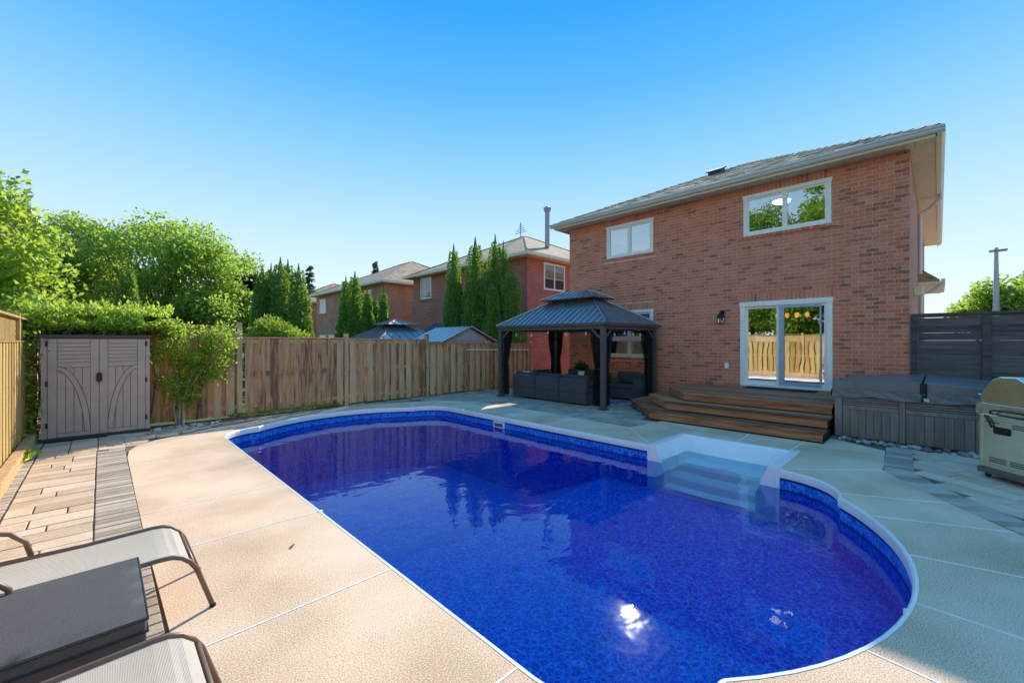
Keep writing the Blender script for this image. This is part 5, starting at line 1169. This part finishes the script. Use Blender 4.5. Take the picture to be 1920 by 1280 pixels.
# street lamp pole far right
lp = thing('street_lamp', 'tall slim grey concrete street lamp pole beyond the charcoal fence', 'street lamp', (39.68, -2.5, 0))
lx, ly = 39.68, -2.5; m = MB(); m.tube([(lx, ly, -.06), (lx, ly, 3.7)], [.20, .165], 12); m.tube([(lx, ly, 3.7), (lx, ly, 7.2)], [.15, .085], 12); m.build('pole', plain('lamp_concrete', (.42, .41, .40), .8), lp); m = MB(); m.box(lx-.25, lx+.3, ly-.45, ly+.3, 7.2, 7.27); m.lathe([(.08, 0), (.08, .2), (.02, .25)], (lx, ly, 7.2), 8); m.build('lamp_head', M_pipe, lp)

# ================================================================== PLANTING
GA, GB_, GC = 'arborvitae beyond the golden bush', 'arborvitae before the tan brick house', 'arborvitae before the red brick house'
for x, y, h, r, lab in ((4.94, 20.36, 5.2, .62, 'outer arborvitae of its group, next to the purple tree'), (5.38, 20.75, 5.42, .42, 'thin arborvitae squeezed second from the purple tree'), (5.55, 20.01, 5.62, .66, 'tallest broad arborvitae behind the golden bush'), (6.02, 20.6, 5.69, .5, 'narrow arborvitae just behind the tallest one of the bush group'), (6.06, 19.29, 5.27, .66, 'sun-edged arborvitae at the tan-house end of the bush group')):
    arborvitae(x, y, h, r, lab, GA, n=6000, size=.15)
for x, y, h, r, lab in ((7.72, 18.35, 4.78, .46, 'slightly shorter one of the two joined arborvitae before the tan house'), (7.88, 17.8, 4.98, .52, 'taller one of the two joined arborvitae before the tan house'), (8.2, 17.25, 4.17, .38, 'mid-height arborvitae second from the tall pair'), (8.66, 17.5, 3.84, .30, 'small arborvitae between two taller neighbours before the tan house'), (8.78, 16.95, 4.15, .34, 'slim arborvitae beside the steel gazebo roof over the fence')):
    arborvitae(x, y, h, r, lab, GB_, n=5000, size=.14)
for x, y, h, r, lab, n in ((10.70, 14.45, 6.15, .56, 'slender arborvitae nearest the metal shed in the tallest group', 8000), (11.1, 13.5, 6.35, .74, 'broad arborvitae second from the metal shed', 10000), (11.9, 13.15, 6.55, .60, 'tallest thin-topped arborvitae by the red brick house', 8500), (12.42, 13.2, 6.35, .48, 'narrow arborvitae touching the red brick house corner', 7000), (11.72, 12.0, 4.88, .72, 'shorter wide-based arborvitae in front of the tallest group', 9500), (11.05, 12.35, 4.2, .50, 'shortest arborvitae in front of the tallest group', 6500)):
    arborvitae(x, y, h, r, lab, GC, n=n, size=.13)
arborvitae(.65, 18.97, 4.5, .5, 'lone narrow cedar in front of the big green tree', None, n=5000, size=.16, name='cedar_tree')
arborvitae(1.75, 19.2, 2.7, .42, 'small young cedar half hidden by the vine-topped fence', None, n=2500, size=.15, name='cedar_tree')
broadleaf('maple_tree', 'big spreading green tree beyond the vine-topped fence', 'tree', (2.6, 27.6, 0), 8.2, 4.9, 3.2, 96, 46000, .165, L_tree, trunk_r=.20, clump=.85, zc=4.9, trunk_h=1.9, lean=(-.6, .3))
broadleaf('maple_tree', 'green tree filling the gap left of the big spreading tree', 'tree', (-.6, 37.5, 0), 7.6, 3.4, 2.8, 30, 13000, .25, L_tree, trunk_r=.18, clump=1.1, zc=5.0)
broadleaf('maple_tree', 'lower green tree between the big tree and the purple one', 'tree', (4.1, 24.5, 0), 4.6, 2.2, 1.7, 26, 15000, .2, L_tree, trunk_r=.10, clump=.7, zc=2.8)
broadleaf('plum_tree', 'dark purple-leaved tree beside the first arborvitae', 'tree', (5.25, 26.5, 0), 5.9, 1.7, 2.7, 30, 16000, .19, L_purp, trunk_r=.12, clump=.65, zc=3.1)
broadleaf('leafy_tree', 'bright large-leaved tree leaning over the rear fence corner', 'tree', (-2.25, 13.0, 0), 5.5, 1.65, 2.1, 60, 16000, .12, L_big, trunk_r=.09, clump=.52, zc=3.35, lean=(.3, .2), up=-.15)
broadleaf('golden_bush', 'rounded yellow-green bush just over the side fence', 'bush', (3.87, 14.3, 0), 2.32, .95, .9, 26, 9000, .10, L_yel, trunk_r=.04, clump=.36, zc=1.45, up=.7)
# spruces far off
def spruce(x, y, h, r, label):
    t = thing('spruce_tree', label, 'tree', (x, y, 0)); m = MB(); m.tube([(x, y, 0), (x, y, h)], [.18, .02], 6); m.build('trunk', M_tw, t); C = []; D = []
    for k in range(26):
        zz = h*(.25+.75*k/26); rr = r*(1-(zz/h))+.12; nb = 7
        for b in range(nb):
            a = 6.28*b/nb+k*1.1+rng.normal()*.3; n = 26; s = rng.random(n)*(.6+.6*rng.random()); zz = h*(.25+.75*k/26)+rng.normal()*.16; C.append(np.stack([x+np.cos(a)*rr*s, y+np.sin(a)*rr*s, zz-.25*rr*s+rng.normal(size=n)*.04], 1)); D.append(np.stack([np.cos(a)+rng.normal(size=n)*.6, np.sin(a)+rng.normal(size=n)*.6, rng.normal(size=n)*.3], 1))
    C = np.concatenate(C); D = np.concatenate(D); leaves('crown', C, D, .24, .07, .4+.25*rng.normal(size=len(C)), L_spr, t)
spruce(14.2, 42.1, 8.8, 1.7, 'distant spruce tip beside the bush arborvitae group'); spruce(21, 42.4, 10.2, 1.5, 'distant thin spruce tip over the tan house roof')
# right-hand street trees
broadleaf('street_tree', 'green street tree behind the lamp pole over the charcoal fence', 'tree', (41.5, -4.2, 0), 6.3, 2.7, 2.3, 30, 15000, .24, L_tree, trunk_r=.16, clump=.9, zc=4.0)
broadleaf('street_tree', 'low green treetop left of the lamp pole over the charcoal fence', 'tree', (43.5, -1.9, 0), 4.6, 1.9, 1.5, 18, 8000, .22, L_tree, trunk_r=.12, clump=.7, zc=3.2)
# trees behind the rear fence, mirrored in the door and windows
for x, y, h, rx, lab in ((-9.0, 8.9, 11.2, 2.8, 'leafy tree behind the rear fence mirrored in the left door pane'), (-9.3, 4.1, 13.0, 2.9, 'tall tree behind the rear fence mirrored at the edge of the upstairs window'), (-8.6, 6.2, 6.6, 2.0, 'lower tree behind the rear fence mirrored in the right door pane'), (-7.4, 15.5, 5.6, 2.3, 'low tree behind the rear fence mirrored in the lower window')):
    broadleaf('garden_tree', lab, 'tree', (x, y, 0), h, rx, h*.44, 44, 17000, .22, L_tree, trunk_r=.14, clump=.9, zc=h*.55)
# vine that runs along the top of the fence over the shed
vt = thing('climbing_vine', 'thick green vine sprawling along the fence top above the storage shed', 'vine', (0, 10.3, 1.7))
m = MB()
for k in range(7): x = -.8+.36*k; m.tube([(x, 10.36, .05), (x+.1, 10.33, .9), (x+random.uniform(-.2, .3), 10.36, 1.85)], [.018, .014, .008], 6)
m.build('stems', M_tw, vt)
N = 8500; xs_ = rng.uniform(-.95, .95, N); th = rng.uniform(0, 2*np.pi, N); rr = np.sqrt(rng.random(N)); topo = .14+.07*np.sin(xs_*7)+.05*np.sin(xs_*17+1)
C = np.stack([xs_, 10.36+.42*rr*np.cos(th), 1.90+topo*rr*np.sin(th)-.03], 1); C = C[C[:, 2] > 1.73]
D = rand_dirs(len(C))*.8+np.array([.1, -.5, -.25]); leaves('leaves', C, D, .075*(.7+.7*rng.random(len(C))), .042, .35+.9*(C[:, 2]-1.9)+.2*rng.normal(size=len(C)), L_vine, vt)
N = 1300; xs_ = rng.uniform(-.9, .95, N); C = np.stack([xs_, 10.3+.25*rng.normal(size=N), 2.05+np.abs(rng.normal(size=N))*.09], 1); D = rand_dirs(N)*.6+np.array([0, 0, .8]); leaves('shoots', C, D, .085, .04, .6+.25*rng.normal(size=N), L_vine, vt)
N = 700; C = np.stack([-.80+.06*rng.normal(size=N), 10.0+.2*rng.normal(size=N), rng.uniform(.05, 1.8, N)], 1); leaves('trailing_leaves', C, rand_dirs(N)+np.array([.5, -.4, -.2]), .06, .04, .2+.2*rng.normal(size=N), L_vine, vt)
# shrub that climbs the fence right of the shed
sh = thing('climbing_shrub', 'bright leafy shrub with a bare stem trained against the side fence', 'shrub', (1.08, 10.05, 0))
m = MB()
for (a, b, c_) in (((1.05, 10.02, 0), (1.06, 10.05, .45), (1.0, 10.15, 1.2)), ((1.10, 10.03, 0), (1.12, 10.06, .5), (1.35, 10.15, 1.4)), ((1.02, 10.05, 0), (.97, 10.08, .4), (.85, 10.2, 1.0)), ((1.08, 10.06, 0), (1.14, 10.08, .6), (1.7, 10.12, 1.5))): m.tube([a, b, c_], [.024, .018, .008], 6)
m.build('stems', mat('pale_bark', [(.22, .17, .12), (.4, .33, .26)], .9, 10), sh)
cl = []
for k in range(56):
    u = random.random(); z = random.choice([random.uniform(1.15, 1.95), random.uniform(.75, 1.7), random.uniform(.45, 1.2)]); half = .12+.50*max(0, min(1, (z-.35)/.9)); xc = 1.10+.22*max(0, (z-.6)); cl.append((xc+random.uniform(-half, half)*.95, random.uniform(9.92, 10.36), z, random.uniform(.09, .17)))
C = []; T = []
for x, y, z, s in cl:
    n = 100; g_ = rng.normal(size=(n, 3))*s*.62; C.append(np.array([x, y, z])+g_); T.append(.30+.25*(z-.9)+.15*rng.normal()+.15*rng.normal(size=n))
C = np.concatenate(C); T = np.concatenate(T); keep = (C[:, 1] < 10.38) & (C[:, 2] > .12); C = C[keep]; T = T[keep]
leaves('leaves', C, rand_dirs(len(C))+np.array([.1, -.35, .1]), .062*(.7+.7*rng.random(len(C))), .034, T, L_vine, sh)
# weeds along the fence foot
N = 900; C = np.stack([rng.uniform(1.9, 4.2, N), 10.37-.04*rng.random(N), .01+.07*rng.random(N)**2], 1); o = leaves('ground_weeds', C, rand_dirs(N)*.6+np.array([0, 0, .9]), .045, .02, .4+.3*rng.normal(size=N), L_vine, None); setp(o, 'low weeds along the foot of the side fence', 'weeds', None, 'stuff')
N = 60; C = np.stack([-.74+.05*rng.normal(size=N), 8.55+.10*rng.normal(size=N), .04+.03*rng.random(N)], 1); o = leaves('weed_tuft', C, rand_dirs(N)*.5+np.array([.5, -.2, .5]), .12, .03, .6+.2*rng.normal(size=N), L_vine, None); setp(o, 'green weed tuft growing at the foot of the rear fence', 'weed', None, 'stuff')
